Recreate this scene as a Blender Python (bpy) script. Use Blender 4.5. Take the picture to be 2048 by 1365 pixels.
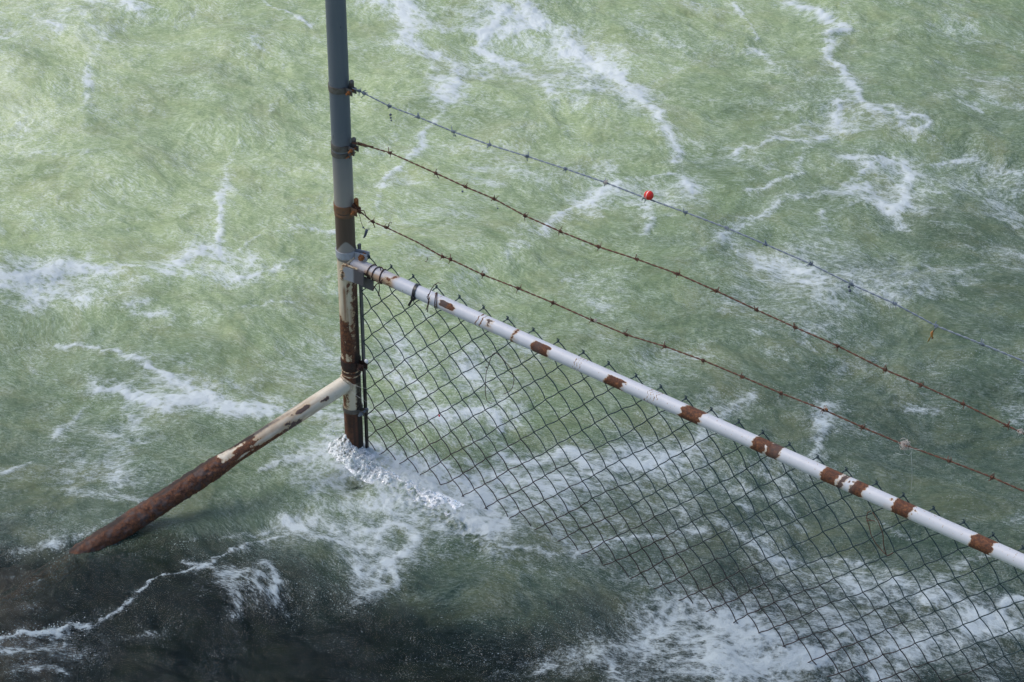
import bpy, math, random
import numpy as np
random.seed(7); rng = np.random.default_rng(7)
sc = bpy.context.scene
for o in list(bpy.data.objects): bpy.data.objects.remove(o)
# ------------------------------------------------------------------ camera
FPX = 5154.5
RM = np.array([[ 0.79907987, -0.35791881,  0.48307917],
               [ 0.60121757,  0.47173613, -0.64498252],
               [ 0.00296548,  0.80582824,  0.59214192]])
CAM = np.array([3.5011, -3.9861, 4.2297])
from mathutils import Matrix, Vector
cd = bpy.data.cameras.new('camera'); cam = bpy.data.objects.new('camera', cd); sc.collection.objects.link(cam)
cd.sensor_width = 36; cd.lens = FPX/2048*36; cd.clip_start = .05; cd.clip_end = 3000
cam.matrix_world = Matrix([[*RM[0], CAM[0]], [*RM[1], CAM[1]], [*RM[2], CAM[2]], [0, 0, 0, 1]])
cd.dof.use_dof = False
sc.camera = cam
# ------------------------------------------------------------------ light
SUN_EL, SUN_AZ = 54, 192           # azimuth: direction the light comes from, degrees from +X towards +Y
w = bpy.data.worlds.new('World'); sc.world = w; w.use_nodes = True
nt = w.node_tree; bg = nt.nodes['Background']
sky = nt.nodes.new('ShaderNodeTexSky'); sky.sky_type = 'NISHITA'; sky.sun_disc = False
sky.sun_elevation = math.radians(SUN_EL); sky.sun_rotation = math.radians(90-SUN_AZ)
sky.air_density = 1.0; sky.dust_density = 2.5
nt.links.new(sky.outputs[0], bg.inputs[0]); bg.inputs[1].default_value = .148
sl = bpy.data.lights.new('sun', 'SUN'); sl.energy = 1.2; sl.angle = math.radians(36); sl.color = (1, .96, .89)
so = bpy.data.objects.new('sun', sl); sc.collection.objects.link(so)
a, e = math.radians(SUN_AZ), math.radians(SUN_EL)
so.rotation_euler = Vector((math.cos(a)*math.cos(e), math.sin(a)*math.cos(e), math.sin(e))).to_track_quat('Z', 'Y').to_euler()
so.location = (0, 0, 8)
vs = sc.view_settings; vs.view_transform = 'Standard'; vs.look = 'None'; vs.gamma = 1; vs.exposure = 0.26
# ------------------------------------------------------------------ helpers
def ray(px, py):
    return RM @ np.array([px-1024, 682.5-py, -FPX])
def on_water(px, py, z=0.):
    d = ray(px, py); return CAM + d*((z-CAM[2])/d[2])
def on_fence(px, py, y=0.):          # a point of the vertical plane the fence stands in
    d = ray(px, py); return CAM + d*((y-CAM[1])/d[1])
def project(P):
    q = (np.asarray(P)-CAM) @ RM
    return 1024+FPX*q[..., 0]/-q[..., 2], 682.5-FPX*q[..., 1]/-q[..., 2]
def srgb(r, g, b):
    f = lambda c: (c/255/12.92 if c/255 <= .04045 else ((c/255+.055)/1.055)**2.4)
    return (f(r), f(g), f(b), 1)
class NT:
    def __init__(s, name):
        s.m = bpy.data.materials.new(name); s.m.use_nodes = True; s.t = s.m.node_tree
        s.b = s.t.nodes['Principled BSDF']; s.out = s.t.nodes['Material Output']
    def n(s, typ, **kw):
        x = s.t.nodes.new('ShaderNode'+typ)
        for k, v in kw.items(): setattr(x, k, v)
        return x
    def l(s, a, b): s.t.links.new(a, b)
    def inp(s, sock, v):
        if hasattr(v, 'is_linked') or hasattr(v, 'links'): s.l(v, sock)
        else: sock.default_value = v
    def math(s, op, a, b=0., c=0., clamp=False):
        x = s.n('Math', operation=op, use_clamp=clamp)
        s.inp(x.inputs[0], a); s.inp(x.inputs[1], b); s.inp(x.inputs[2], c); return x.outputs[0]
    def mix(s, f, a, b):
        x = s.n('Mix', data_type='RGBA'); s.inp(x.inputs[0], f); s.inp(x.inputs[6], a); s.inp(x.inputs[7], b); return x.outputs[2]
    def attr(s, name):
        return s.n('Attribute', attribute_name=name).outputs['Fac']
    def coord(s, scale=(1, 1, 1), kind='Object', uv=None):
        if uv: c = s.n('UVMap', uv_map=uv).outputs[0]
        else: c = s.n('TexCoord').outputs[kind]
        m = s.n('Mapping'); m.inputs['Scale'].default_value = scale; s.l(c, m.inputs[0]); return m.outputs[0]
    def noise(s, co, scale, detail=4, rough=.55, dist=0.):
        x = s.n('TexNoise'); s.l(co, x.inputs['Vector']); x.inputs['Scale'].default_value = scale
        x.inputs['Detail'].default_value = detail; x.inputs['Roughness'].default_value = rough; x.inputs['Distortion'].default_value = dist
        return x.outputs['Fac']
    def ss(s, v, lo, hi):
        x = s.n('MapRange', interpolation_type='SMOOTHSTEP'); s.inp(x.inputs[0], v)
        x.inputs[1].default_value = lo; x.inputs[2].default_value = hi; return x.outputs[0]
    def ramp(s, v, stops):
        x = s.n('ValToRGB'); s.l(v, x.inputs[0]); r = x.color_ramp
        while len(r.elements) < len(stops): r.elements.new(.5)
        for e_, (p, c) in zip(r.elements, stops): e_.position = p; e_.color = c
        return x.outputs[0]
    def bump(s, h, strength, dist=.001):
        x = s.n('Bump'); s.l(h, x.inputs['Height']); x.inputs['Strength'].default_value = strength; x.inputs['Distance'].default_value = dist
        s.l(x.outputs[0], s.b.inputs['Normal']); return x.outputs[0]
    def set(s, **kw):
        for k, v in kw.items(): s.inp(s.b.inputs[k.replace('_', ' ')], v)
        return s
def mesh_obj(name, V, F, mat, parent=None, smooth=True, attrs=None):
    me = bpy.data.meshes.new(name)
    V = np.asarray(V, dtype=np.float32); 
    if parent is not None: V = V - np.array(parent.location, dtype=np.float32)
    me.from_pydata(V.tolist(), [], [tuple(f) for f in F]) if not isinstance(F, np.ndarray) else fill(me, V, F)
    me.materials.append(mat); me.polygons.foreach_set('use_smooth', [smooth]*len(me.polygons))
    for k, v in (attrs or {}).items():
        a_ = me.attributes.new(k, 'FLOAT', 'POINT'); a_.data.foreach_set('value', np.asarray(v, dtype=np.float32).ravel())
    me.update(); o = bpy.data.objects.new(name, me); sc.collection.objects.link(o)
    if parent is not None: o.parent = parent
    return o
def fill(me, V, F):
    me.vertices.add(len(V)); me.vertices.foreach_set('co', V.ravel())
    n, k = F.shape; me.loops.add(n*k); me.loops.foreach_set('vertex_index', F.ravel().astype(np.int32))
    me.polygons.add(n); me.polygons.foreach_set('loop_start', np.arange(0, n*k, k, dtype=np.int32)); me.update(calc_edges=True)
def tag(o, label=None, cat=None, group=None, kind=None):
    if label: o['label'] = label
    if cat: o['category'] = cat
    if group: o['group'] = group
    if kind: o['kind'] = kind
    return o
def empty(name, loc, label, cat, group=None):
    o = bpy.data.objects.new(name, None); sc.collection.objects.link(o); o.location = loc
    o.empty_display_size = .05; return tag(o, label, cat, group)
class MB:
    def __init__(s): s.V = []; s.F = []; s.n = 0
    def add(s, V, F):
        s.V.append(np.asarray(V, float)); s.F += [tuple(i+s.n for i in f) for f in F]; s.n += len(V); return s
    def tube(s, pts, r, k=8, cap=True, closed=False):
        P = np.asarray(pts, float); n = len(P); r = np.broadcast_to(r, (n,))
        T = np.gradient(P, axis=0) if n > 2 else np.repeat([P[1]-P[0]], n, 0)
        T /= np.linalg.norm(T, axis=1)[:, None]+1e-12
        u = np.cross(T[0], [0, 0, 1.]) if abs(T[0][2]) < .9 else np.cross(T[0], [1., 0, 0]); u /= np.linalg.norm(u)
        V = []
        for i in range(n):
            u = u - T[i]*np.dot(u, T[i]); u /= np.linalg.norm(u); v = np.cross(T[i], u)
            for j in range(k):
                t = 2*math.pi*j/k; V.append(P[i]+r[i]*(math.cos(t)*u+math.sin(t)*v))
        F = [(i*k+j, i*k+(j+1) % k, (i+1)*k+(j+1) % k, (i+1)*k+j) for i in range(n-1) for j in range(k)]
        if cap: F += [tuple(range(k-1, -1, -1)), tuple((n-1)*k+j for j in range(k))]
        return s.add(V, F)
    def sphere(s, c, r, nu=14, nv=8, sc_=(1, 1, 1), rot=None):
        V = [];
        for i in range(nv+1):
            th = math.pi*i/nv
            for j in range(nu):
                ph = 2*math.pi*j/nu; p = np.array([math.sin(th)*math.cos(ph), math.sin(th)*math.sin(ph), math.cos(th)])*r*np.array(sc_)
                if rot is not None: p = rot @ p
                V.append(p+np.asarray(c))
        F = [(i*nu+j, (i+1)*nu+j, (i+1)*nu+(j+1) % nu, i*nu+(j+1) % nu) for i in range(nv) for j in range(nu)]
        return s.add(V, F)
    def box(s, c, ax, ay, az, bev=.0008):
        c, ax, ay, az = (np.asarray(q, float) for q in (c, ax, ay, az)); V = []; F = []
        # bevelled box: 24 verts
        L = [np.linalg.norm(q) for q in (ax, ay, az)]; A = [q/l for q, l in zip((ax, ay, az), L)]
        idx = {}
        for axis in range(3):
            for sx in (-1, 1):
                for sy in (-1, 1):
                    for sz in (-1, 1):
                        sg = (sx, sy, sz); p = c.copy()
                        for k in range(3): p = p + A[k]*sg[k]*(L[k]-(0 if k == axis else bev))
                        idx[(axis, sg)] = len(V); V.append(p)
        def face(ks): F.append(tuple(idx[k] for k in ks))
        for axis in range(3):
            o1, o2 = [k for k in range(3) if k != axis]
            for sgn in (-1, 1):
                q = []
                for (p1, p2) in ((-1, -1), (1, -1), (1, 1), (-1, 1)):
                    t = [0, 0, 0]; t[axis] = sgn; t[o1] = p1; t[o2] = p2; q.append((axis, tuple(t)))
                face(q)
        for axis in range(3):
            o1, o2 = [k for k in range(3) if k != axis]
            for p1 in (-1, 1):
                for p2 in (-1, 1):
                    q = []
                    for (fa, sgn) in ((o1, -1), (o1, 1), (o2, 1), (o2, -1)):
                        t = [0, 0, 0]; t[o1] = p1; t[o2] = p2; t[axis] = sgn; q.append((fa, tuple(t)))
                    face(q)
        for sx in (-1, 1):
            for sy in (-1, 1):
                for sz in (-1, 1): face([(k, (sx, sy, sz)) for k in range(3)])
        return s.add(V, F)
    def build(s, name, mat, parent=None, smooth=True, attrs=None):
        o = mesh_obj(name, np.concatenate(s.V), s.F, mat, parent, smooth, attrs)
        import bmesh
        bm = bmesh.new(); bm.from_mesh(o.data); bmesh.ops.recalc_face_normals(bm, faces=bm.faces); bm.to_mesh(o.data); bm.free()
        return o
# lattice value noise, fBm
def vnoise(x, y, seed):
    L = np.random.default_rng(seed).random((256, 256))
    xi = np.floor(x).astype(int); yi = np.floor(y).astype(int); fx = x-xi; fy = y-yi
    fx = fx*fx*fx*(fx*(fx*6-15)+10); fy = fy*fy*fy*(fy*(fy*6-15)+10)
    x0 = xi & 255; x1 = (xi+1) & 255; y0 = yi & 255; y1 = (yi+1) & 255
    return (L[x0, y0]*(1-fx)+L[x1, y0]*fx)*(1-fy)+(L[x0, y1]*(1-fx)+L[x1, y1]*fx)*fy
def fbm(x, y, seed, o=4, g=.5):
    s_ = 0; a_ = 1; t = 0; c, s2 = math.cos(.6), math.sin(.6)
    for k in range(o):
        s_ = s_ + a_*vnoise(x, y, seed+k*17); t += a_; a_ *= g; x, y = (x*c-y*s2)*2.03+3.1, (x*s2+y*c)*2.03+7.7
    return s_/t
def sstep(v, lo, hi):
    t = np.clip((v-lo)/(hi-lo), 0, 1); return t*t*(3-2*t)
# ------------------------------------------------------------------ materials
def water_mat():
    s = NT('river_water'); foam = s.attr('foam'); milk_shade = s.attr('milk_shade')
    c1 = s.coord((.9, 2.15, 1), uv='flow'); c2 = s.coord((1, 1.35, 1), uv='flow')
    st = s.noise(c1, 82, 6, .68, .35)            # motion-drawn streaks
    st2 = s.noise(c2, 190, 4, .65)
    cl = s.noise(c2, 22, 6, .62, .9)
    big = s.noise(c2, 7, 4, .55, .5)
    bub = s.noise(c2, 260, 2, .5)               # individual bubbles
    gs = s.ss(st, .40, .64); g2 = s.ss(st2, .38, .66); gc = s.ss(cl, .36, .66); gb = s.ss(big, .36, .66)
    grain = s.math('ADD', s.math('MULTIPLY', gs, .5), s.math('ADD', s.math('MULTIPLY', g2, .3), s.math('MULTIPLY', gc, .3)))
    t = s.math('ADD', foam, s.math('MULTIPLY', s.math('SUBTRACT', grain, .55), .55))
    vo = s.n('TexVoronoi', feature='F1'); vo.inputs['Scale'].default_value = 42; vo.inputs['Randomness'].default_value = 1
    wv = s.n('VectorMath', operation='ADD'); s.l(c2, wv.inputs[0]); nc = s.n('TexNoise'); s.l(c2, nc.inputs['Vector']); nc.inputs['Scale'].default_value = 40; nc.inputs['Detail'].default_value = 3
    sv = s.n('VectorMath', operation='SCALE'); s.l(nc.outputs['Color'], sv.inputs[0]); sv.inputs[3].default_value = .035; s.l(sv.outputs[0], wv.inputs[1]); s.l(wv.outputs[0], vo.inputs['Vector'])
    lace = s.ss(vo.outputs['Distance'], .25, .75)
    t = s.math('ADD', t, s.math('MULTIPLY', s.math('SUBTRACT', lace, .45), s.math('MULTIPLY', foam, .45)))
    fm = s.math('MULTIPLY', s.ss(t, .08, 1.06), s.math('ADD', .62, s.math('MULTIPLY', s.ss(s.math('ADD', foam, milk_shade), .1, .6), .38)))
    veil = s.math('MULTIPLY', s.math('MULTIPLY', gs, s.math('ADD', .25, s.math('MULTIPLY', gc, .75))), s.math('ADD', .18, s.math('MULTIPLY', gb, .50)))
    veil = s.math('MULTIPLY', veil, s.math('ADD', .10, s.math('MULTIPLY', milk_shade, .95)))
    mk = s.math('ADD', milk_shade, s.math('MULTIPLY', s.math('SUBTRACT', grain, .55), s.math('ADD', .06, s.math('MULTIPLY', milk_shade, .22))), clamp=True)
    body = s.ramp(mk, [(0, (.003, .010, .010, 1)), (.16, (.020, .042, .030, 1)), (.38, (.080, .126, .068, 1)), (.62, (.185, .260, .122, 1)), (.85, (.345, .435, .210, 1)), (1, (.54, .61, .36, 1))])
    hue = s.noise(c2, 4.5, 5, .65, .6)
    body = s.mix(s.math('MULTIPLY', s.ss(hue, .45, .68), .55), body, s.mix(milk_shade, (.018, .030, .014, 1), (.36, .41, .19, 1)))
    sp = s.math('MULTIPLY', s.ss(bub, .60, .70), s.ss(s.math('ADD', foam, cl), .35, .85))
    sp = s.math('MULTIPLY', sp, .6)
    b3 = s.noise(c2, 190, 2, .5); sp2 = s.math('MULTIPLY', s.ss(b3, .60, .68), s.math('MULTIPLY', s.ss(big, .36, .60), s.math('ADD', .04, s.math('MULTIPLY', s.ss(milk_shade, .08, .25), .20)))); sp = s.math('MAXIMUM', sp, sp2)
    f2 = s.math('MAXIMUM', s.math('MAXIMUM', s.math('MULTIPLY', fm, .92), veil), sp)
    white = s.mix(milk_shade, (.42, .50, .54, 1), (.74, .79, .79, 1))  # foam white dims along the same painted light falloff
    gl = s.math('MULTIPLY', s.ss(s.noise(c1, 120, 2, .5), .69, .74), s.ss(s.math('ADD', foam, s.math('MULTIPLY', milk_shade, .35)), .2, .6))  # glints painted as short white flecks in the colour
    f2 = s.math('MAXIMUM', f2, s.math('MULTIPLY', gl, .85))
    col = s.mix(f2, body, white)
    s.set(Base_Color=col, Roughness=s.math('ADD', .09, s.math('MULTIPLY', f2, .45)), IOR=1.33)
    h = s.math('ADD', s.math('MULTIPLY', cl, .9), s.math('ADD', s.math('MULTIPLY', st, .8), s.math('MULTIPLY', st2, .22)))
    nrm = s.bump(h, .6, .008)
    tr = s.n('BsdfTransparent'); mx = s.n('MixShader')
    clear = s.math('MULTIPLY', s.math('SUBTRACT', 1., s.ss(milk_shade, .03, .24)), .55)
    clear = s.math('MAXIMUM', clear, s.math('MULTIPLY', s.attr('clear'), .95))
    clear = s.math('MULTIPLY', clear, s.math('SUBTRACT', 1., s.math('MULTIPLY', f2, 1.6, clamp=True), clamp=True))
    tr.inputs[0].default_value = (.84, .92, .88, 1)
    s.l(clear, mx.inputs[0]); s.l(s.b.outputs[0], mx.inputs[1]); s.l(tr.outputs[0], mx.inputs[2]); s.l(mx.outputs[0], s.out.inputs[0])
    return s.m
M_WATER = water_mat()
s = NT('bed_silt_weed'); c = s.coord(); s.set(Base_Color=s.ramp(s.noise(c, 5, 6, .6, 1.5), [(0, (.002, .004, .004, 1)), (.5, (.006, .012, .009, 1)), (.68, (.022, .032, .012, 1)), (1, (.06, .055, .02, 1))]), Roughness=.9); M_BED = s.m
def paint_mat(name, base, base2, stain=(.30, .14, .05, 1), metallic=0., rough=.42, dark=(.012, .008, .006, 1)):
    """painted / galvanised pipe: attributes rust, stain, grey steer where paint is lost; dark blackens the colour, on the post partly as painted shade"""
    s = NT(name); c = s.coord(); r = s.attr('rust'); st = s.attr('stain'); dk = s.attr('dark')
    n1 = s.noise(c, 120, 6, .72); n2 = s.noise(c, 45, 4, .6); n3 = s.noise(c, 700, 3, .6)
    rr = s.math('ADD', r, s.math('ADD', s.math('MULTIPLY', s.math('SUBTRACT', n1, .5), 1.0), s.math('MULTIPLY', s.math('SUBTRACT', n2, .5), .8)))
    rm = s.ss(rr, .47, .53)
    halo = s.ss(rr, .27, .52)
    paint = s.mix(n2, base, base2)
    sm = s.ss(s.math('ADD', st, s.math('MULTIPLY', s.math('SUBTRACT', n2, .5), .6)), .1, 1.)
    paint = s.mix(s.math('MULTIPLY', sm, .85), paint, stain)
    paint = s.mix(s.math('MULTIPLY', halo, .75), paint, (.50, .36, .20, 1))
    rust = s.ramp(s.math('ADD', s.math('MULTIPLY', n1, .6), s.math('MULTIPLY', n3, .4)), [(.30, (.016, .009, .008, 1)), (.45, (.070, .027, .014, 1)), (.53, (.135, .048, .020, 1)), (.64, (.30, .12, .042, 1))])
    rust = s.mix(s.attr('grey'), rust, (.085, .065, .062, 1))
    col = s.mix(rm, paint, rust)
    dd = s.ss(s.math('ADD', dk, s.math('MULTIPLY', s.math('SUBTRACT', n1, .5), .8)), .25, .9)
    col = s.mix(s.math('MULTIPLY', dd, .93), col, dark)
    s.set(Base_Color=col, Roughness=s.math('ADD', rough, s.math('MULTIPLY', rm, .35)), Metallic=metallic)
    h = s.math('ADD', s.math('MULTIPLY', s.math('MULTIPLY', n3, .5), rm), s.math('ADD', s.math('MULTIPLY', n1, s.math('ADD', s.math('MULTIPLY', rm, .8), .1)), s.math('MULTIPLY', rm, -.4)))
    s.bump(h, .7, .0012); return s.m
M_RAIL = paint_mat('white_rail_paint', (.52, .54, .58, 1), (.64, .65, .68, 1), stain=(.42, .25, .12, 1))
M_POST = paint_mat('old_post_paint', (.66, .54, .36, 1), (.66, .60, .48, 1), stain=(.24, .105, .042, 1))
M_BRACE = paint_mat('cream_brace_paint', (.60, .54, .42, 1), (.68, .63, .52, 1), stain=(.30, .19, .10, 1))
def galv(name, a_, b_, rough=.45, metallic=.35, sc_=60, bump=.3):
    s = NT(name); c = s.coord(); n = s.noise(c, sc_, 5, .65); s.set(Base_Color=s.mix(s.ss(n, .35, .65), a_, b_), Roughness=rough, Metallic=metallic); s.bump(s.noise(c, 400, 3), bump, .0005); return s.m
M_GALV = galv('weathered_galvanised', (.14, .16, .19, 1), (.22, .24, .27, 1))
M_BAND = galv('band_grey_brown', (.15, .14, .13, 1), (.10, .085, .07, 1), .55, .2, 90)
M_BANDL = galv('band_pale_grey', (.42, .45, .50, 1), (.34, .35, .37, 1), .5, .1, 90)
M_BANDR = galv('band_rusted', (.15, .09, .055, 1), (.22, .10, .045, 1), .7, 0., 120, .8)
M_BANDD = galv('band_dark_rust', (.020, .010, .008, 1), (.055, .02, .012, 1), .6, 0., 120, .8)
M_RUST = galv('orange_rust', (.20, .065, .020, 1), (.34, .13, .035, 1), .8, 0., 300, 1.)
M_RUSTW = galv('rusty_wire', (.060, .026, .018, 1), (.16, .060, .030, 1), .7, .1, 260, .6)
M_RUSTD = galv('dark_rusty_tie_wire', (.03, .014, .012, 1), (.09, .03, .02, 1), .6, .1, 200, .6)
M_BWIRE = galv('blue_galvanised_wire', (.13, .165, .22, 1), (.22, .26, .31, 1), .4, .45, 160, .3)
def bar_mat():
    s = NT('tension_bar_steel'); c = s.coord(); sep = s.n('SeparateXYZ'); s.l(c, sep.inputs[0]); n = s.noise(c, 50, 4)
    k = s.ss(s.math('ADD', sep.outputs[2], s.math('MULTIPLY', n, .12)), .26, .36)
    s.set(Base_Color=s.mix(k, s.mix(n, (.010, .008, .008, 1), (.03, .02, .018, 1)), s.mix(n, (.10, .11, .12, 1), (.16, .15, .14, 1))), Roughness=.5, Metallic=.2); return s.m
M_BAR = bar_mat()
M_PLATE = paint_mat('weld_plate_steel', (.26, .28, .31, 1), (.33, .34, .37, 1), stain=(.05, .04, .045, 1), dark=(.05, .04, .045, 1))
def mesh_wire():
    s = NT('chain_link_wire'); c = s.coord(); g = s.n('NewGeometry').outputs['Position']; sep = s.n('SeparateXYZ'); s.l(g, sep.inputs[0])
    n = s.noise(c, 9, 3); lowz = s.ss(s.math('ADD', s.math('MULTIPLY', sep.outputs[2], -1.6), s.math('ADD', .2, s.math('MULTIPLY', n, .9))), .1, .55)
    s.set(Base_Color=s.mix(lowz, (.018, .044, .052, 1), (.026, .013, .012, 1)), Roughness=.5, Metallic=0.); return s.m
M_MESH = mesh_wire()
def plain(name, col, rough=.4, metallic=0., **kw):
    s = NT(name); c = s.coord(); n = s.noise(c, 220, 3); s.set(Base_Color=s.mix(s.math('MULTIPLY', n, .35), col, tuple(q*.55 for q in col[:3])+(1,)), Roughness=rough, Metallic=metallic, **kw); return s.m
M_BLACK = plain('black_nylon', (.012, .013, .018, 1), .35)
M_WHITE = plain('white_cap', (.72, .73, .78, 1), .4)
M_LEAD = plain('lead_grey', (.10, .12, .17, 1), .35, .5)
M_LINE = plain('nylon_line', (.55, .58, .56, 1), .3)
M_FLUFF = plain('pale_tangled_line', (.62, .55, .50, 1), .6)
M_ORANGE = plain('faded_orange_plastic', (.42, .17, .04, 1), .4)
M_RED = plain('bright_red_plastic', (.75, .02, .02, 1), .35)
def bobber():
    s = NT('bobber_paint'); c = s.coord(); sep = s.n('SeparateXYZ'); s.l(c, sep.inputs[0]); x = sep.outputs[0]
    st = s.math('LESS_THAN', s.math('ABSOLUTE', s.math('SUBTRACT', x, -.0005)), .0007)
    st2 = s.math('LESS_THAN', s.math('ABSOLUTE', s.math('SUBTRACT', x, -.0085)), .0006)
    s.set(Base_Color=s.mix(s.math('MAXIMUM', st, st2), (.62, .022, .012, 1), (.85, .62, .6, 1)), Roughness=.22); return s.m
M_BOB = bobber()
def splash_mat():
    g = NT('clear_churned_water'); c = g.coord(); n = g.noise(c, 90, 5, .7, .6); f = g.ss(n, .40, .54)
    g.set(Base_Color=g.mix(f, (.93, .97, .96, 1), (.86, .89, .9, 1)), Roughness=.06, IOR=1.33); g.inp(g.b.inputs['Transmission Weight'], g.math('SUBTRACT', 1., g.math('MULTIPLY', f, .85))); g.bump(g.noise(c, 160, 4, .6), .5, .003)
    global M_CLEAR; M_CLEAR = g.m
    s = NT('splash_water'); s.set(Base_Color=(.86, .92, .92, 1), Roughness=.05, IOR=1.33); s.b.inputs['Transmission Weight'].default_value = .6; return s.m
M_SPLASH = splash_mat()
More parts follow.
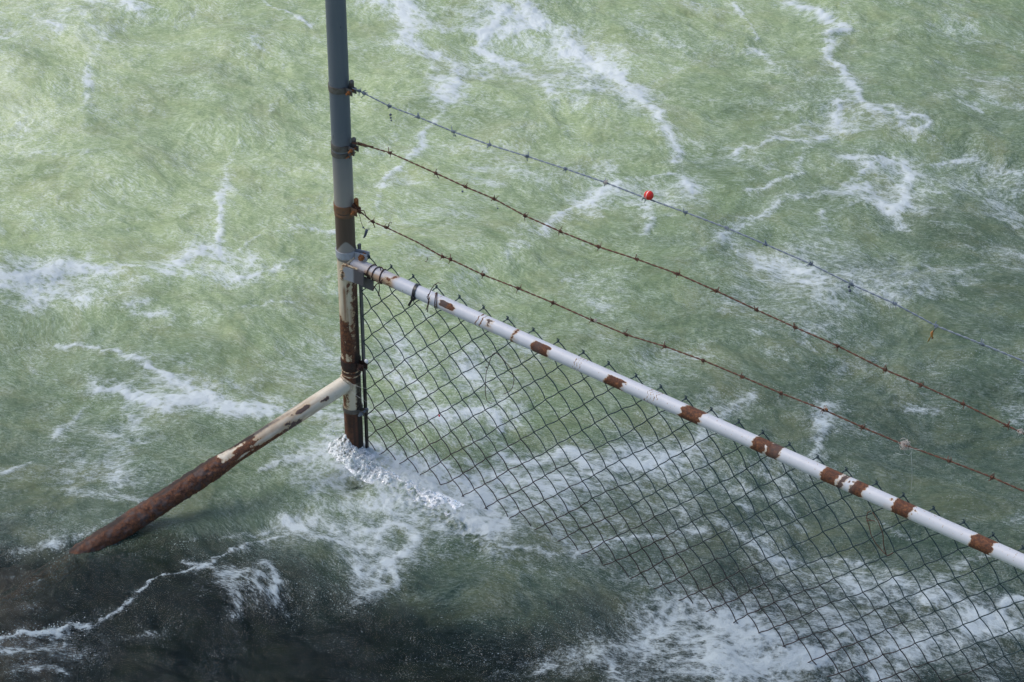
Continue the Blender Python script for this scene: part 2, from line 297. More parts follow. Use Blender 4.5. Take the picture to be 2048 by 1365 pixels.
# ------------------------------------------------------------------ water surface
RD = np.array([.799, .601]); FD = np.array([-.601, .799])     # right / forward directions of the reach of water
FOAM = [  # traced foam lines: pixel polyline, half width (px), strength
 ([(150,1080),(215,1050),(250,1040)],9,.35),([(225,1085),(300,1052)],6,.35),([(30,1100),(110,1095)],9,.4),([(340,1010),(270,1020)],7,.3),
 ([(1200,1000),(1350,1080)],40,.12),([(660,868),(668,900),(690,935),(706,948)],12,.6),([(735,905),(770,935),(820,960)],14,.4),([(1850,120),(1980,160)],40,.2),([(1500,200),(1560,260)],30,.15),([(900,600),(1000,700)],50,.16),([(80,30),(30,100)],60,.22),([(20,230),(60,300)],60,.18),([(560,560),(600,640)],50,.15),
 ([(40,1185),(110,1165)],4,.4),([(0,1150),(60,1160),(90,1150)],4,.35),([(10,1225),(70,1215)],5,.35),([(20,1345),(60,1335),(140,1350)],7,.5),([(260,1270),(330,1265)],8,.3),
 ([(205,68),(191,113),(175,150),(181,178),(168,219)],12,.5),([(170,5),(220,0),(285,10)],14,.55),([(240,-10),(262,20),(280,25)],10,.5),
 ([(103,48),(118,58),(117,72)],4,.75),([(505,0),(560,25),(620,55)],5,.7),([(505,80),(515,98),(530,105)],7,.5),
 ([(480,280),(455,330),(446,380)],9,.45),([(446,380),(440,460),(432,500)],8,.95),([(560,195),(540,220)],6,.25),
 ([(735,0),(800,15),(820,60),(815,85),(850,110),(900,120),(918,150),(905,190)],15,.85),([(805,85),(840,105)],10,.6),([(770,10),(850,50)],25,.4),
 ([(885,185),(890,225),(850,255),(845,290),(815,320),(775,345),(765,365)],10,.6),([(770,370),(755,420)],6,.4),([(860,120),(880,200)],16,.4),
 ([(965,0),(1010,20),(970,60),(960,85),(1000,110),(1040,117)],11,.75),([(1000,112),(1060,145),(1090,160),(1100,185)],8,.55),([(1100,185),(1150,200)],5,.35),
 ([(1040,0),(1075,30),(1120,50),(1150,80),(1180,110),(1230,145),(1270,185)],13,.8),([(1270,185),(1310,225),(1335,265),(1362,300),(1352,325)],10,.65),
 ([(1000,20),(1060,40),(1000,60)],22,.5),([(1020,60),(1120,90),(1220,150)],30,.28),([(1160,170),(1260,185)],13,.4),([(1300,200),(1320,260)],22,.2),
 ([(1090,450),(1130,420),(1190,390),(1250,360),(1300,355),(1350,350),(1375,365),(1378,385)],7,.6),([(1290,420),(1300,450),(1290,475)],12,.6),([(1320,410),(1400,440)],10,.3),
 ([(1465,0),(1480,25),(1510,60),(1520,75)],5,.5),([(1515,95),(1550,130)],8,.4),
 ([(1575,5),(1640,20),(1660,45),(1695,60),(1665,75),(1655,105),(1680,135),(1700,165),(1720,200),(1740,220),(1765,235)],10,.72),([(1590,0),(1640,30),(1690,55)],14,.4),
 ([(1675,205),(1672,260),(1640,275)],8,.65),([(1640,275),(1610,300),(1600,340)],10,.4),
 ([(1805,252),(1798,246),(1812,240),(1850,238),(1865,250),(1838,258),(1812,256)],4,.6),([(1790,222),(1806,238)],4,.5),
 ([(1475,310),(1495,297),(1515,302),(1545,285),(1545,278)],5,.55),([(1500,380),(1560,360),(1610,350)],8,.55),([(1350,290),(1362,310)],8,.5),([(1360,350),(1378,385)],8,.5),
 ([(1700,320),(1760,315),(1810,325),(1825,360),(1810,400),(1790,420)],10,.75),([(1740,335),(1700,372),(1735,378),(1735,365)],7,.55),([(1735,380),(1680,385),(1560,395),(1500,440),(1440,480)],10,.5),
 ([(1790,415),(1750,400),(1700,410),(1650,420),(1640,460)],8,.4),([(1900,320),(1945,315)],8,.55),([(1830,330),(1900,320)],5,.35),([(1960,330),(2040,345)],11,.35),([(1760,330),(1740,330)],18,.4),
 ([(1520,530),(1600,560),(1640,600),(1680,620)],40,.42),([(1440,480),(1520,530)],26,.35),([(1600,540),(1660,590)],24,.4),([(1940,490),(2048,520)],30,.28),([(1960,530),(1985,545)],12,.3),
 ([(1700,740),(1760,730)],24,.3),([(1650,690),(1680,740)],20,.2),([(1815,815),(1880,825)],9,.4),([(1652,815),(1645,850),(1630,900)],13,.6),
 ([(1500,795),(1450,810),(1420,840),(1395,870),(1370,890),(1330,905)],9,.55),([(1430,820),(1400,850)],14,.3),
 ([(1000,905),(1060,915),(1100,910),(1140,900),(1180,930),(1230,930),(1290,935),(1330,905)],14,.78),([(1010,940),(1100,960),(1240,965)],28,.4),([(1060,950),(1180,950)],18,.35),
 ([(0,555),(60,545),(140,530),(200,540),(280,535),(340,525)],15,.8),([(340,525),(380,500),(410,492),(445,495)],13,.9),([(60,575),(200,590),(330,550),(400,540)],26,.42),([(0,600),(90,590)],16,.25),
 ([(555,470),(580,463),(620,462),(670,465)],6,.5),([(480,495),(520,475)],5,.55),([(430,560),(500,555),(550,540),(585,520)],6,.6),([(515,510),(500,530)],6,.4),
 ([(250,620),(300,605)],11,.45),([(310,636),(335,630)],7,.5),([(395,660),(430,645),(500,635),(580,620)],6,.4),([(250,625),(350,640),(345,660),(280,670)],6,.3),
 ([(110,690),(165,692),(185,702),(240,715),(300,740),(345,765),(380,775),(400,790),(385,803)],4.5,.72),([(60,730),(110,755)],7,.35),([(165,740),(195,765)],6,.35),([(0,690),(100,700)],20,.2),
 ([(200,775),(240,775),(290,800),(340,810),(390,805),(430,810),(480,828),(540,832)],10,.88),([(395,785),(440,795),(455,815),(520,815),(600,825),(690,830)],7,.65),
 ([(110,868),(130,845),(160,825),(178,814)],6,.55),([(260,830),(280,860),(290,880)],13,.3),([(235,850),(240,950)],26,.3),([(240,940),(300,965)],20,.3),([(290,820),(270,840)],20,.25),
 ([(740,826),(820,826),(900,835),(960,820),(990,825),(1000,850)],9,.75),([(870,820),(940,832)],12,.4),([(800,690),(810,720)],11,.5),([(930,720),(950,765)],18,.45),([(765,740),(792,762)],12,.35),([(830,760),(850,790)],14,.25),
 ([(0,945),(40,930),(62,920)],4,.6),([(525,936),(560,922),(620,911),(662,905)],5,.7),
 ([(664,880),(672,905),(690,925),(708,945)],16,.8),([(700,895),(730,905),(780,925),(830,945),(870,975),(910,1010),(940,1042),(990,1050)],17,.72),([(735,890),(780,912),(860,925),(920,950),(960,990)],13,.6),
 ([(720,905),(760,960),(770,1000),(800,1010)],20,.45),([(560,960),(620,1000),(680,1010)],18,.22),([(800,940),(850,965)],20,.5),
 ([(690,985),(740,1010),(790,1030),(850,1045),(900,1062),(980,1058)],10,.45),([(960,1050),(1010,1035),(1060,1010)],7,.5),([(950,1040),(1000,1040)],12,.4),
 ([(752,1085),(768,1058),(792,1048),(818,1058),(830,1082),(822,1105),(800,1122),(775,1130)],9,.85),([(775,1130),(765,1150),(752,1180)],7,.6),([(775,1130),(790,1152),(800,1175),(770,1180),(745,1192)],7,.65),([(745,1190),(715,1210)],14,.35),
 ([(600,1045),(660,1045),(665,1062)],15,.42),([(568,1045),(590,1060),(640,1086),(700,1090),(738,1105)],8,.8),([(700,1060),(750,1060)],14,.45),([(706,1105),(716,1140),(722,1165)],5,.55),([(735,1140),(745,1165)],8,.4),
 ([(500,1072),(560,1055)],4,.45),([(350,1092),(450,1080),(500,1070)],2.5,.4),([(170,1250),(250,1205),(330,1165),(400,1145),(470,1110),(530,1085),(565,1080)],3,.75),
 ([(0,1275),(60,1270),(120,1262),(168,1243)],8,1.0),([(0,1305),(70,1300),(120,1290)],12,.55),([(80,1330),(200,1300)],18,.3),
 ([(364,1130),(400,1140),(420,1148),(460,1155),(520,1168)],4,.7),([(530,1135),(550,1155),(556,1180),(552,1200),(566,1216)],4.5,.75),([(445,1165),(470,1200),(462,1232)],11,.5),([(500,1160),(540,1200)],10,.45),([(430,1300),(420,1350)],12,.25),
 ([(1085,1000),(1150,1010)],22,.45),([(1110,970),(1130,1030)],14,.4),([(1000,1085),(1100,1098),(1180,1095),(1220,1072),(1290,1068),(1360,1062),(1420,1070)],6,.45),([(1360,990),(1480,1000)],24,.25),
 ([(1450,1058),(1500,1098),(1540,1130)],12,.62),([(1545,1133),(1610,1126),(1680,1122),(1715,1130)],4,.65),([(1560,1148),(1640,1150),(1700,1150)],20,.32),([(1490,1080),(1530,1090)],14,.25),
 ([(1330,1265),(1400,1280),(1460,1305)],34,.40),([(1400,1205),(1440,1240),(1480,1260)],24,.5),([(1430,1325),(1480,1332),(1560,1322),(1640,1312)],15,.85),([(1080,1330),(1200,1312),(1300,1272)],20,.42),([(1225,1335),(1245,1362)],9,.6),([(1330,1250),(1380,1260)],18,.45),
 ([(1736,1312),(1780,1290),(1834,1283)],14,.65),([(1740,1330),(1770,1362)],13,.6),([(1941,1239),(1997,1227),(2020,1203),(2048,1198)],8,.75),([(1900,1295),(1960,1265),(2048,1250)],22,.42),
 ([(1857,1197),(1875,1190),(1899,1200)],9,.65),([(1650,1250),(1750,1258)],22,.42),([(1920,1138),(1952,1129),(1990,1126)],5,.45),([(1760,1052),(1835,1080)],5,.35),([(1775,1150),(1820,1185)],16,.4),([(1700,1180),(1760,1200)],20,.3),
 ([(1560,1000),(1600,1050)],14,.25),([(1180,60),(1240,100)],20,.15),([(960,390),(940,560)],26,.18),([(760,300),(800,260)],20,.2),([(560,700),(640,690)],16,.15),([(920,560),(1000,520),(1090,460)],18,.25)]
MILK_SHADE_Y = [-400, 0, 228, 455, 683, 860, 960, 1060, 1130, 1200, 1290, 1365, 1600]  # turbidity plus the bright-to-dark light falloff, both baked into the water colour
MILK_SHADE_X = [-300, 0, 256, 512, 768, 1024, 1280, 1536, 1792, 2048, 2400]
MILK = [[.92,.92,.9,.86,.86,.86,.83,.80,.74,.68,.6],  # turbidity values with the light falloff painted in
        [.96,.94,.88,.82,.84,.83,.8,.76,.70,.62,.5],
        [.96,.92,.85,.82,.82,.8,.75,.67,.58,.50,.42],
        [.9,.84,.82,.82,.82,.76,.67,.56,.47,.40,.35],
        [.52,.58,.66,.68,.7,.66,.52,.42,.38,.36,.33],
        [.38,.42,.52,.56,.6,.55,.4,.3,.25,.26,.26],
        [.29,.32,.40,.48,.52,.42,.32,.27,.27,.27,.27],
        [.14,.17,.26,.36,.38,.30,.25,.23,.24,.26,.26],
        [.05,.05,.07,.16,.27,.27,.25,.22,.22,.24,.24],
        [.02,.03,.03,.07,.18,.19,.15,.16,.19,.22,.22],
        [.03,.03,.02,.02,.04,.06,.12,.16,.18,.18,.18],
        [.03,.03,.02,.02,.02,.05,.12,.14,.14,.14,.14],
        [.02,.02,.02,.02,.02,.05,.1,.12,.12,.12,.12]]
def build_water():
    def axis(lo, hi, st, far):
        c = np.arange(lo, hi, st); g = [];
        s_ = st; p = hi
        while p < far: g.append(p); s_ *= 1.22; p += s_
        h = []; s_ = st; p = lo
        while p > -far: s_ *= 1.22; p -= s_; h.append(p)
        return np.concatenate([h[::-1], c, g])
    ru = axis(-1.45, 2.3, .0042, 400); fu = axis(-1.1, 2.65, .0055, 400)
    R, Fw = np.meshgrid(ru, fu, indexing='xy'); X = R*RD[0]+Fw*FD[0]; Y = R*RD[1]+Fw*FD[1]
    px, py = project(np.stack([X, Y, 0*X], -1))
    near = (R > -1.6) & (R < 2.5) & (Fw > -1.3) & (Fw < 2.9)
    fl = math.radians(-24); U = R*math.cos(fl)+Fw*math.sin(fl); W = -R*math.sin(fl)+Fw*math.cos(fl)   # along / across the flow
    sw = lambda sd, f, a_: a_*(fbm(R*f+sd, Fw*f*1.2+sd, sd, 2, .5)-.5)*2
    W2 = W+sw(3, .9, .12)+sw(7, 2.4, .070)+sw(13, 7., .013); U = U+sw(5, 2.4, .060)+sw(17, 7., .011)     # eddies bend the streaks
    # domain warp for ragged foam
    wx = .017*(fbm(R*7, Fw*7, 11, 4, .55)-.5)*2+.010*(fbm(R*34, Fw*34, 12, 3, .6)-.5)*2; wy = .026*(fbm(R*7, Fw*7, 21, 4, .55)-.5)*2+.015*(fbm(R*34, Fw*34, 22, 3, .6)-.5)*2
    Rw, Fy = (R+wx)[near], (Fw+wy)[near]
    wm = .55+1.0*fbm(Rw*5, Fy*5, 301, 3); sm_ = .62+.80*fbm(Rw*6+4, Fy*6, 303, 3)
    foam = np.zeros_like(R); acc = np.zeros(Rw.shape); ridge = np.zeros(Rw.shape)
    for pl, wd, st in FOAM:
        Q = np.array([on_water(*p)[:2] for p in pl]); q = np.stack([Q@RD, Q@FD], 1); ww = wd/890*1.25
        lo = q.min(0)-8*ww-.03; hi = q.max(0)+8*ww+.03
        sel = np.where((Rw > lo[0]) & (Rw < hi[0]) & (Fy > lo[1]) & (Fy < hi[1]))[0]
        if len(sel) == 0: continue
        a0, b0 = Rw[sel], Fy[sel]; D = np.full(len(sel), 1e9)
        for i in range(len(q)-1):
            d = q[i+1]-q[i]; L2 = d@d+1e-12; t = np.clip(((a0-q[i, 0])*d[0]+(b0-q[i, 1])*d[1])/L2, 0, 1)
            D = np.minimum(D, np.hypot(a0-q[i, 0]-t*d[0], b0-q[i, 1]-t*d[1]))
        D = D/wm[sel]; st = st*sm_[sel]
        v = st*(.54*np.exp(-(D/ww)**2)+.26*np.exp(-(D/(2.2*ww))**1.6)+.22*np.exp(-(D/(4.2*ww+.012))**1.5))
        acc[sel] = 1-(1-acc[sel])*(1-np.clip(v, 0, 1)*.92)
        if wd < 16: ridge[sel] = np.maximum(ridge[sel], st*np.exp(-(D/(ww*1.3))**2))
    foam[near] = acc
    rd = np.zeros_like(R); rd[near] = ridge
    # random streaky veils everywhere
    veil = fbm(U*3.2+9, W2*8, 31, 5, .6); veil2 = fbm(U*9, W2*22+4, 41, 4, .6)
    far = ~near
    foam = np.where(far, .1*sstep(veil, .5, .75), foam)
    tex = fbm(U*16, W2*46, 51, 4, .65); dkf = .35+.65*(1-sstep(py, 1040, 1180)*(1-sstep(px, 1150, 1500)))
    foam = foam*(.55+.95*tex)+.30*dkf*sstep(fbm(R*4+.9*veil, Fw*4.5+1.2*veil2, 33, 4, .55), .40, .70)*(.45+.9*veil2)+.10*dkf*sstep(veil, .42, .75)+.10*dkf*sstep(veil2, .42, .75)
    # milkiness of the water, with the light falloff painted into it
    ix = np.clip(np.searchsorted(MILK_SHADE_X, px)-1, 0, len(MILK_SHADE_X)-2); iy = np.clip(np.searchsorted(MILK_SHADE_Y, py)-1, 0, len(MILK_SHADE_Y)-2)
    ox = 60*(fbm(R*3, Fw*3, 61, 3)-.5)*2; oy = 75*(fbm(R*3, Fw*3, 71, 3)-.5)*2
    MXa, MYa, M = np.array(MILK_SHADE_X, float), np.array(MILK_SHADE_Y, float), np.array(MILK)
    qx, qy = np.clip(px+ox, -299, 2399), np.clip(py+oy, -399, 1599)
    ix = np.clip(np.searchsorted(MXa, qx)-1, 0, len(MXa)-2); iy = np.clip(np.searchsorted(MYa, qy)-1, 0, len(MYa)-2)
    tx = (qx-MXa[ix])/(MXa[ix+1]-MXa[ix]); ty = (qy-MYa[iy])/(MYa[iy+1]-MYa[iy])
    milk_shade = (M[iy, ix]*(1-tx)+M[iy, ix+1]*tx)*(1-ty)+(M[iy+1, ix]*(1-tx)+M[iy+1, ix+1]*tx)*ty
    milk_shade = milk_shade*(.82+.36*fbm(U*2.4, W2*6, 81, 4, .6))+.05*(veil2-.5)
    milk_shade = np.where(far, .7, milk_shade)
    # heights
    Z = .050*(fbm(R*1.9, Fw*1.9, 91, 3)-.5)+.040*(fbm(U*4.5, W2*7, 95, 3)-.5)+.0120*(fbm(U*17, W2*27, 97, 3, .6)-.5)+.0040*rd*(.5+tex)
    B = on_water(705, 905)[:2]; br, bf = B@RD, B@FD; dr, df = R-br, Fw-bf; dd = np.hypot(dr, df)
    Z = Z*(1-.7*np.exp(-(dd/.12)**2))
    # bow wave piled against the post on the upstream (left) side, trough on the lee side
    pp = -np.array([0., 0.]); pr, pf = 0., 0.
    dr, df = R-pr, Fw-pf; ang = np.arctan2(df, dr); d0 = np.hypot(dr, df)
    ch = fbm(R*45, Fw*45, 99, 4, .65)
    up = np.exp(-((d0-.036)/.026)**2)*(.5+.5*np.cos(ang-math.radians(200)))
    ch2 = np.abs(fbm(R*110, Fw*110, 103, 3, .6)-.5)*4
    Z = Z+.016*up*(.25+ch)-.010*up*ch2-.022*np.exp(-((dr-.0)**2+(df+.13)**2)/.05**2)
    tl = np.exp(-((df+.06+dr*.9)/.06)**2)*sstep(dr, -.08, .05)*(1-sstep(dr, .25, .5))
    Z = Z+.020*tl*(ch-.35)-.005*tl*ch2
    foam = np.clip(foam*(1-.35*up)+(.75*up+.30*tl)*(1.8*ch2-.7), 0, 1.2)
    Z = np.where(far, Z*.8, Z)
    # clear skin of water over the sunken end of the brace, hole in the lee of the post
    e0 = on_water(185, 1094)[:2]; dxy = e0/np.linalg.norm(e0); al = (X-e0[0])*dxy[0]+(Y-e0[1])*dxy[1]; ac = np.abs((X-e0[0])*dxy[1]-(Y-e0[1])*dxy[0])
    brk = .55+.9*(fbm(R*14, Fw*14, 207, 4, .6)-.35)
    clear = np.exp(-(ac/.045)**2)*sstep(al, -.06, .02)*np.exp(-np.clip(al, 0, 9)/.45)*brk
    hole = on_water(708, 958)[:2]; hd = np.exp(-(((X-hole[0])**2+((Y-hole[1])*1.4)**2)/.030**2))*(.3+fbm(R*60, Fw*60, 211, 3)); sk = on_water(700, 903)[:2]; clear = np.maximum(clear, .8*np.exp(-((X-sk[0])**2+(Y-sk[1])**2)/.03**2))
    foam = foam*(1-.9*hd)*(1-.45*np.clip(clear, 0, 1)); milk_shade = milk_shade*(1-.8*hd)
    n, m = R.shape; V = np.stack([X, Y, Z], -1).reshape(-1, 3)
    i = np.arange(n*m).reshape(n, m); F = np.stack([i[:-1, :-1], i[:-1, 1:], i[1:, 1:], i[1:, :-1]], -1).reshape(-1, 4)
    o = mesh_obj('water', V, F, M_WATER, attrs={'foam': foam, 'milk_shade': np.clip(milk_shade, 0, 1), 'clear': np.clip(clear, 0, 1)})
    uv = o.data.uv_layers.new(name='flow'); li = F.ravel()
    uvc = np.stack([U.ravel()[li], W2.ravel()[li]], -1).astype(np.float32); uv.data.foreach_set('uv', uvc.ravel())
    tag(o, kind='structure'); return o
build_water()
# river bed below the clear water
def build_bed():
    g = np.linspace(-4, 4, 160); X, Y = np.meshgrid(g, g, indexing='xy')
    Z = -.55+.22*(fbm(X*1.6, Y*1.6, 5, 4)-.5)+.1*sstep(fbm(X*4, Y*4, 6, 2), .55, .7)
    X = np.sign(X)*np.abs(X)**1.0*np.where(np.abs(X) > 3.9, 100, 1); Y = Y*np.where(np.abs(Y) > 3.9, 100, 1)
    n, m = X.shape; i = np.arange(n*m).reshape(n, m); F = np.stack([i[:-1, :-1], i[:-1, 1:], i[1:, 1:], i[1:, :-1]], -1).reshape(-1, 4)
    tag(mesh_obj('riverbed', np.stack([X, Y, Z], -1).reshape(-1, 3), F, M_BED), kind='structure')
build_bed()
# ------------------------------------------------------------------ pipes with weathered paint
def pipe(name, P, Q, rad, nl, na, mat, parent, field, cap=True, crust=None):
    """field(px, py, v) -> dict of attributes; v = -1 (upper/left rim seen) .. 1 (lower/right rim seen)"""
    P, Q = np.asarray(P, float), np.asarray(Q, float); ax = (Q-P)/np.linalg.norm(Q-P)
    view = CAM-(P+Q)/2; side = np.cross(ax, view); side /= np.linalg.norm(side); fr = np.cross(side, ax)
    if fr@view < 0: fr = -fr
    t = np.linspace(0, 1, nl); ph = np.linspace(0, 2*math.pi, na, endpoint=False)
    T, PH = np.meshgrid(t, ph, indexing='ij'); rr = np.full(T.shape, rad)
    C = P+(Q-P)*T[..., None]; cpx, cpy = project(C)
    N = np.cos(PH)[..., None]*fr+np.sin(PH)[..., None]*side; v = np.sin(PH)
    if crust is not None: rr = rr+crust(cpx, cpy, T, PH)
    V = C+N*rr[..., None]; at = field(cpx, cpy, v, PH)
    F = [(i*na+j, i*na+(j+1) % na, (i+1)*na+(j+1) % na, (i+1)*na+j) for i in range(nl-1) for j in range(na)]
    if cap: F += [tuple(range(na-1, -1, -1)), tuple((nl-1)*na+j for j in range(na))]
    z = np.zeros_like(T); at = {k: at.get(k, z) for k in ('rust', 'stain', 'dark', 'grey')}
    return mesh_obj(name, V.reshape(-1, 3), F, mat, parent, True, at)
def win(x, a_, b_, s_=3.):
    s_ = s_*1.0          # 1 inside [a,b], falls to 0 over s_
    return np.clip(np.minimum((x-a_)/s_, (b_-x)/s_)+.5, 0, 1)
def vwin(v, a_, b_, s_=.25): return np.clip(np.minimum((v-a_)/s_, (b_-v)/s_)+.5, 0, 1)
PR = .0242; RR = .0168; BR = .0215
fence = empty('chain_link_fence', (0, 0, 0), 'chain-link fence with grey post, rusty white top rail and slanting brace standing in the river', 'fence')
# --- post
def post_field(cx, cy, v, PH):
    n = vnoise(PH*3/2/math.pi*4+50, cy/38., 301); n2 = vnoise(PH/2/math.pi*18+9, cy/90., 302)   # vertical streaks
    rust = .0+np.zeros_like(v)
    rust = np.maximum(rust, .78*win(cy, 628, 706, 26)*(.5+.9*n)); rust = np.maximum(rust, .60*win(cy, 548, 640, 20)*sstep(n2, .55, .85))
    rust = np.maximum(rust, .72*win(cy, 690, 760, 20)*(.30+1.2*n2)); rust = np.maximum(rust, .58*win(cy, 753, 815, 8)*sstep(n, .45, .8))
    rust = np.maximum(rust, .60*win(cy, 545, 760, 20)*vwin(v, .35, 3, .5))
    rust = np.maximum(rust, .42*win(cy, 545, 650, 20)*(1-vwin(v, -.85, 3, .3)))
    rust = np.maximum(rust, .9*win(cy, 712, 752, 8))
    rust = np.maximum(rust, .95*win(cy, 816, 1000, 18))
    rust = np.maximum(rust, .62*win(cy, 585, 640, 20)*n2*vwin(v, -.2, 2))
    rust = np.maximum(rust, .5*win(cy, 753, 800, 6)*(1-vwin(v, -.3, .55, .3)))
    rust = np.maximum(rust, .8*win(cy, 742, 760, 6)*vwin(v, -2, 1))
    stain = np.zeros_like(v)
    edge = 476+22*np.abs(v)**1.5
    stain = np.maximum(stain, .95*np.clip((cy-395)/25, 0, 1)*np.clip((edge-cy)/10+.5, 0, 1))
    stain = np.maximum(stain, .28*win(cy, 330, 410, 60))
    stain = np.maximum(stain, .30*win(cy, 478, 540, 20)*(.4+np.abs(v)))
    orange = win(cy, 562, 640, 18)*np.maximum(vwin(v, -.55, -.2, .2), 1.2*vwin(v, .45, 1.4, .3))
    stain = np.maximum(stain, .95*orange*(.5+.8*n)); stain = np.maximum(stain, .75*win(cy, 600, 760, 40)*(.35+.9*n2))
    dark = np.maximum(.95*win(cy, 690, 1100, 40)*vwin(v, .38, 3, .35), .75*win(cy, 590, 720, 60)*vwin(v, .55, 3, .4))  # shade of the right side painted in as black, together with wet darkness
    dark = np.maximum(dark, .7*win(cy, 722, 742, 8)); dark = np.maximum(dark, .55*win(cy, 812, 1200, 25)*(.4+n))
    return dict(rust=rust, stain=stain, dark=dark, grey=np.clip(n2-.4, 0, 1)*.4)
zs_ = on_fence(693, 512)[2]
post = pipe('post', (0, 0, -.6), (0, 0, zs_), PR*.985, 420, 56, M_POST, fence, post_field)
def sleeve_mat():
    s = NT('post_upper_blue_grey'); c = s.coord(); sep = s.n('SeparateXYZ'); s.l(c, sep.inputs[0]); z = sep.outputs[2]
    za = on_fence(680, 260)[2]; zb = on_fence(690, 395)[2]; zc = on_fence(690, 478)[2]
    n = s.noise(c, 30, 5, .6); cs = s.coord((6, 6, .6)); n2 = s.noise(cs, 14, 4, .6)
    zz = s.math('ADD', z, s.math('MULTIPLY', s.math('SUBTRACT', n, .5), .05))
    low = s.math('SUBTRACT', 1., s.ss(zz, zb-.02, za+.03)); st = s.attr('stain')
    base = s.mix(n2, (.105, .130, .165, 1), (.150, .170, .200, 1))
    base = s.mix(low, base, s.mix(n, (.30, .28, .26, 1), (.36, .33, .30, 1)))
    base = s.mix(s.ss(s.math('ADD', st, s.math('MULTIPLY', s.math('SUBTRACT', n, .5), .25)), .3, .7), base, s.mix(n2, (.085, .058, .042, 1), (.14, .10, .075, 1)))
    sc2 = s.ss(s.math('SUBTRACT', s.noise(s.coord((1, 1, .25)), 150, 2, .5), s.math('MULTIPLY', s.noise(c, 12, 2), .1)), .70, .72)
    base = s.mix(s.math('MULTIPLY', sc2, .8), base, (.03, .03, .035, 1))
    s.set(Base_Color=base, Roughness=.5, Metallic=.15); s.bump(n2, .25, .001); return s.m
def sl_field(cx, cy, v, PH):
    edge = 474+24*np.abs(v)**1.6
    st = np.clip((cy-405)/14, 0, 1)*np.clip((edge-cy)/9+.5, 0, 1)
    return dict(stain=np.maximum(st, .22*win(cy, 330, 420, 60)))
up = pipe('post_sleeve', (0, 0, zs_-.004), (0, 0, 1.75), PR, 200, 56, sleeve_mat(), fence, sl_field)
up['label'] = 'blue-grey galvanised upper half of the post, brown near its foot'
# --- top rail
xr = np.array([.024, 0, .591]); zr = .591
RUST = [(770,796,-.25,.45,.5),(783,793,-2,2,.62),(883,914,-.42,.5,.95),(867,869,-2,2,.62),(879,881,-2,2,.6),(961,963.5,-2,2,.75),(969,971.5,-2,2,.75),(975,990,-.7,.6,.58),(1027,1039,-2,2,.62),(1071,1104,-.55,2,.85),
        (1155,1157,-2,2,.7),(1160,1162,-2,2,.7),(1166,1168,-2,2,.65),(1217,1252,-.45,2,.85),(1299,1301,-2,2,.68),(1305,1307,-2,2,.68),(1311,1313,-2,2,.68),(1317,1319,-2,.3,.68),
        (1369,1407,-2,2,1.),(1510,1534,-2,2,.95),(1539,1562,-2,2,.9),(1527,1545,-2,-.2,.7),(1649,1679,-2,2,.95),(1682,1693,-2,2,.82),(1708,1731,-2,2,.95),(1697,1701,-.5,-.1,.8),(1702,1706,-.7,-.4,.8),
        (1790,1826,-2,2,1.),(1776,1788,-.7,-.2,.55),(1829,1834,-.5,-.2,.75),(1828,1832,.1,.35,.7),(1946,1988,-2,2,1.),(2120,2160,-2,2,1.)]
def rail_field(cx, cy, v, PH):
    r = np.zeros_like(v); st = np.zeros_like(v)
    lean = v*2.0+3.2*(vnoise(PH*2.2+3, cx/45., 411)-.5)*2
    for a_, b_, v0, v1, s_ in RUST:
        sf = 1.4 if b_-a_ < 5 else 13.
        k = s_*win(cx+lean, a_, b_, sf)*vwin(v, v0, v1); r = np.maximum(r, k)
        if b_-a_ > 8: st = np.maximum(st, .35*win(cx, a_-5, b_+6, 8)*vwin(v, .1, 2, .6))
    sp = vnoise(cx/2.2, PH*9, 401)
    r = np.maximum(r, .54*(sp > .88)*win(cx, 1380, 2200, 60)*vwin(v, -.9, .2, .4))
    r = np.maximum(r, .5*(sp > .95))
    st = np.maximum(st, .95*win(cx, 735, 797, 16)*vwin(v, .05, 2, .5)); st = np.maximum(st, .45*win(cx, 690, 800, 10))
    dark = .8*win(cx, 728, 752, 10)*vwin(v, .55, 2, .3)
    g = .8*win(cx, 886, 900, 6)+.9*win(cx, 972, 992, 6)+.75*win(cx, 1680, 1712, 8)+.5*win(cx, 1545, 1565, 6)+.5*win(cx, 1075, 1088, 6)
    return dict(rust=r, stain=st, dark=dark, grey=np.clip(g, 0, 1))
rail = pipe('top_rail', xr, (3.4, 0, zr), RR, 1500, 40, M_RAIL, fence, rail_field); rail['label'] = 'white painted top rail with brown rust rings'
# weld bead where the rail meets the post
b = MB()
for k in range(26):
    t = 2*math.pi*k/26; p = np.array([.024, math.cos(t)*RR*1.04, zr+math.sin(t)*RR*1.04]); p[0] = math.sqrt(max(PR**2-p[1]**2, 0))+.001
    b.sphere(p, .0036+.0016*random.random(), 8, 5)
def attr0(mb, **k):
    n = sum(len(q) for q in mb.V); return {a_: np.full(n, k.get(a_, 0.)) for a_ in ('rust', 'stain', 'dark', 'grey')}
b.build('weld_bead', M_POST, rail, attrs=attr0(b, stain=.45, rust=.30))
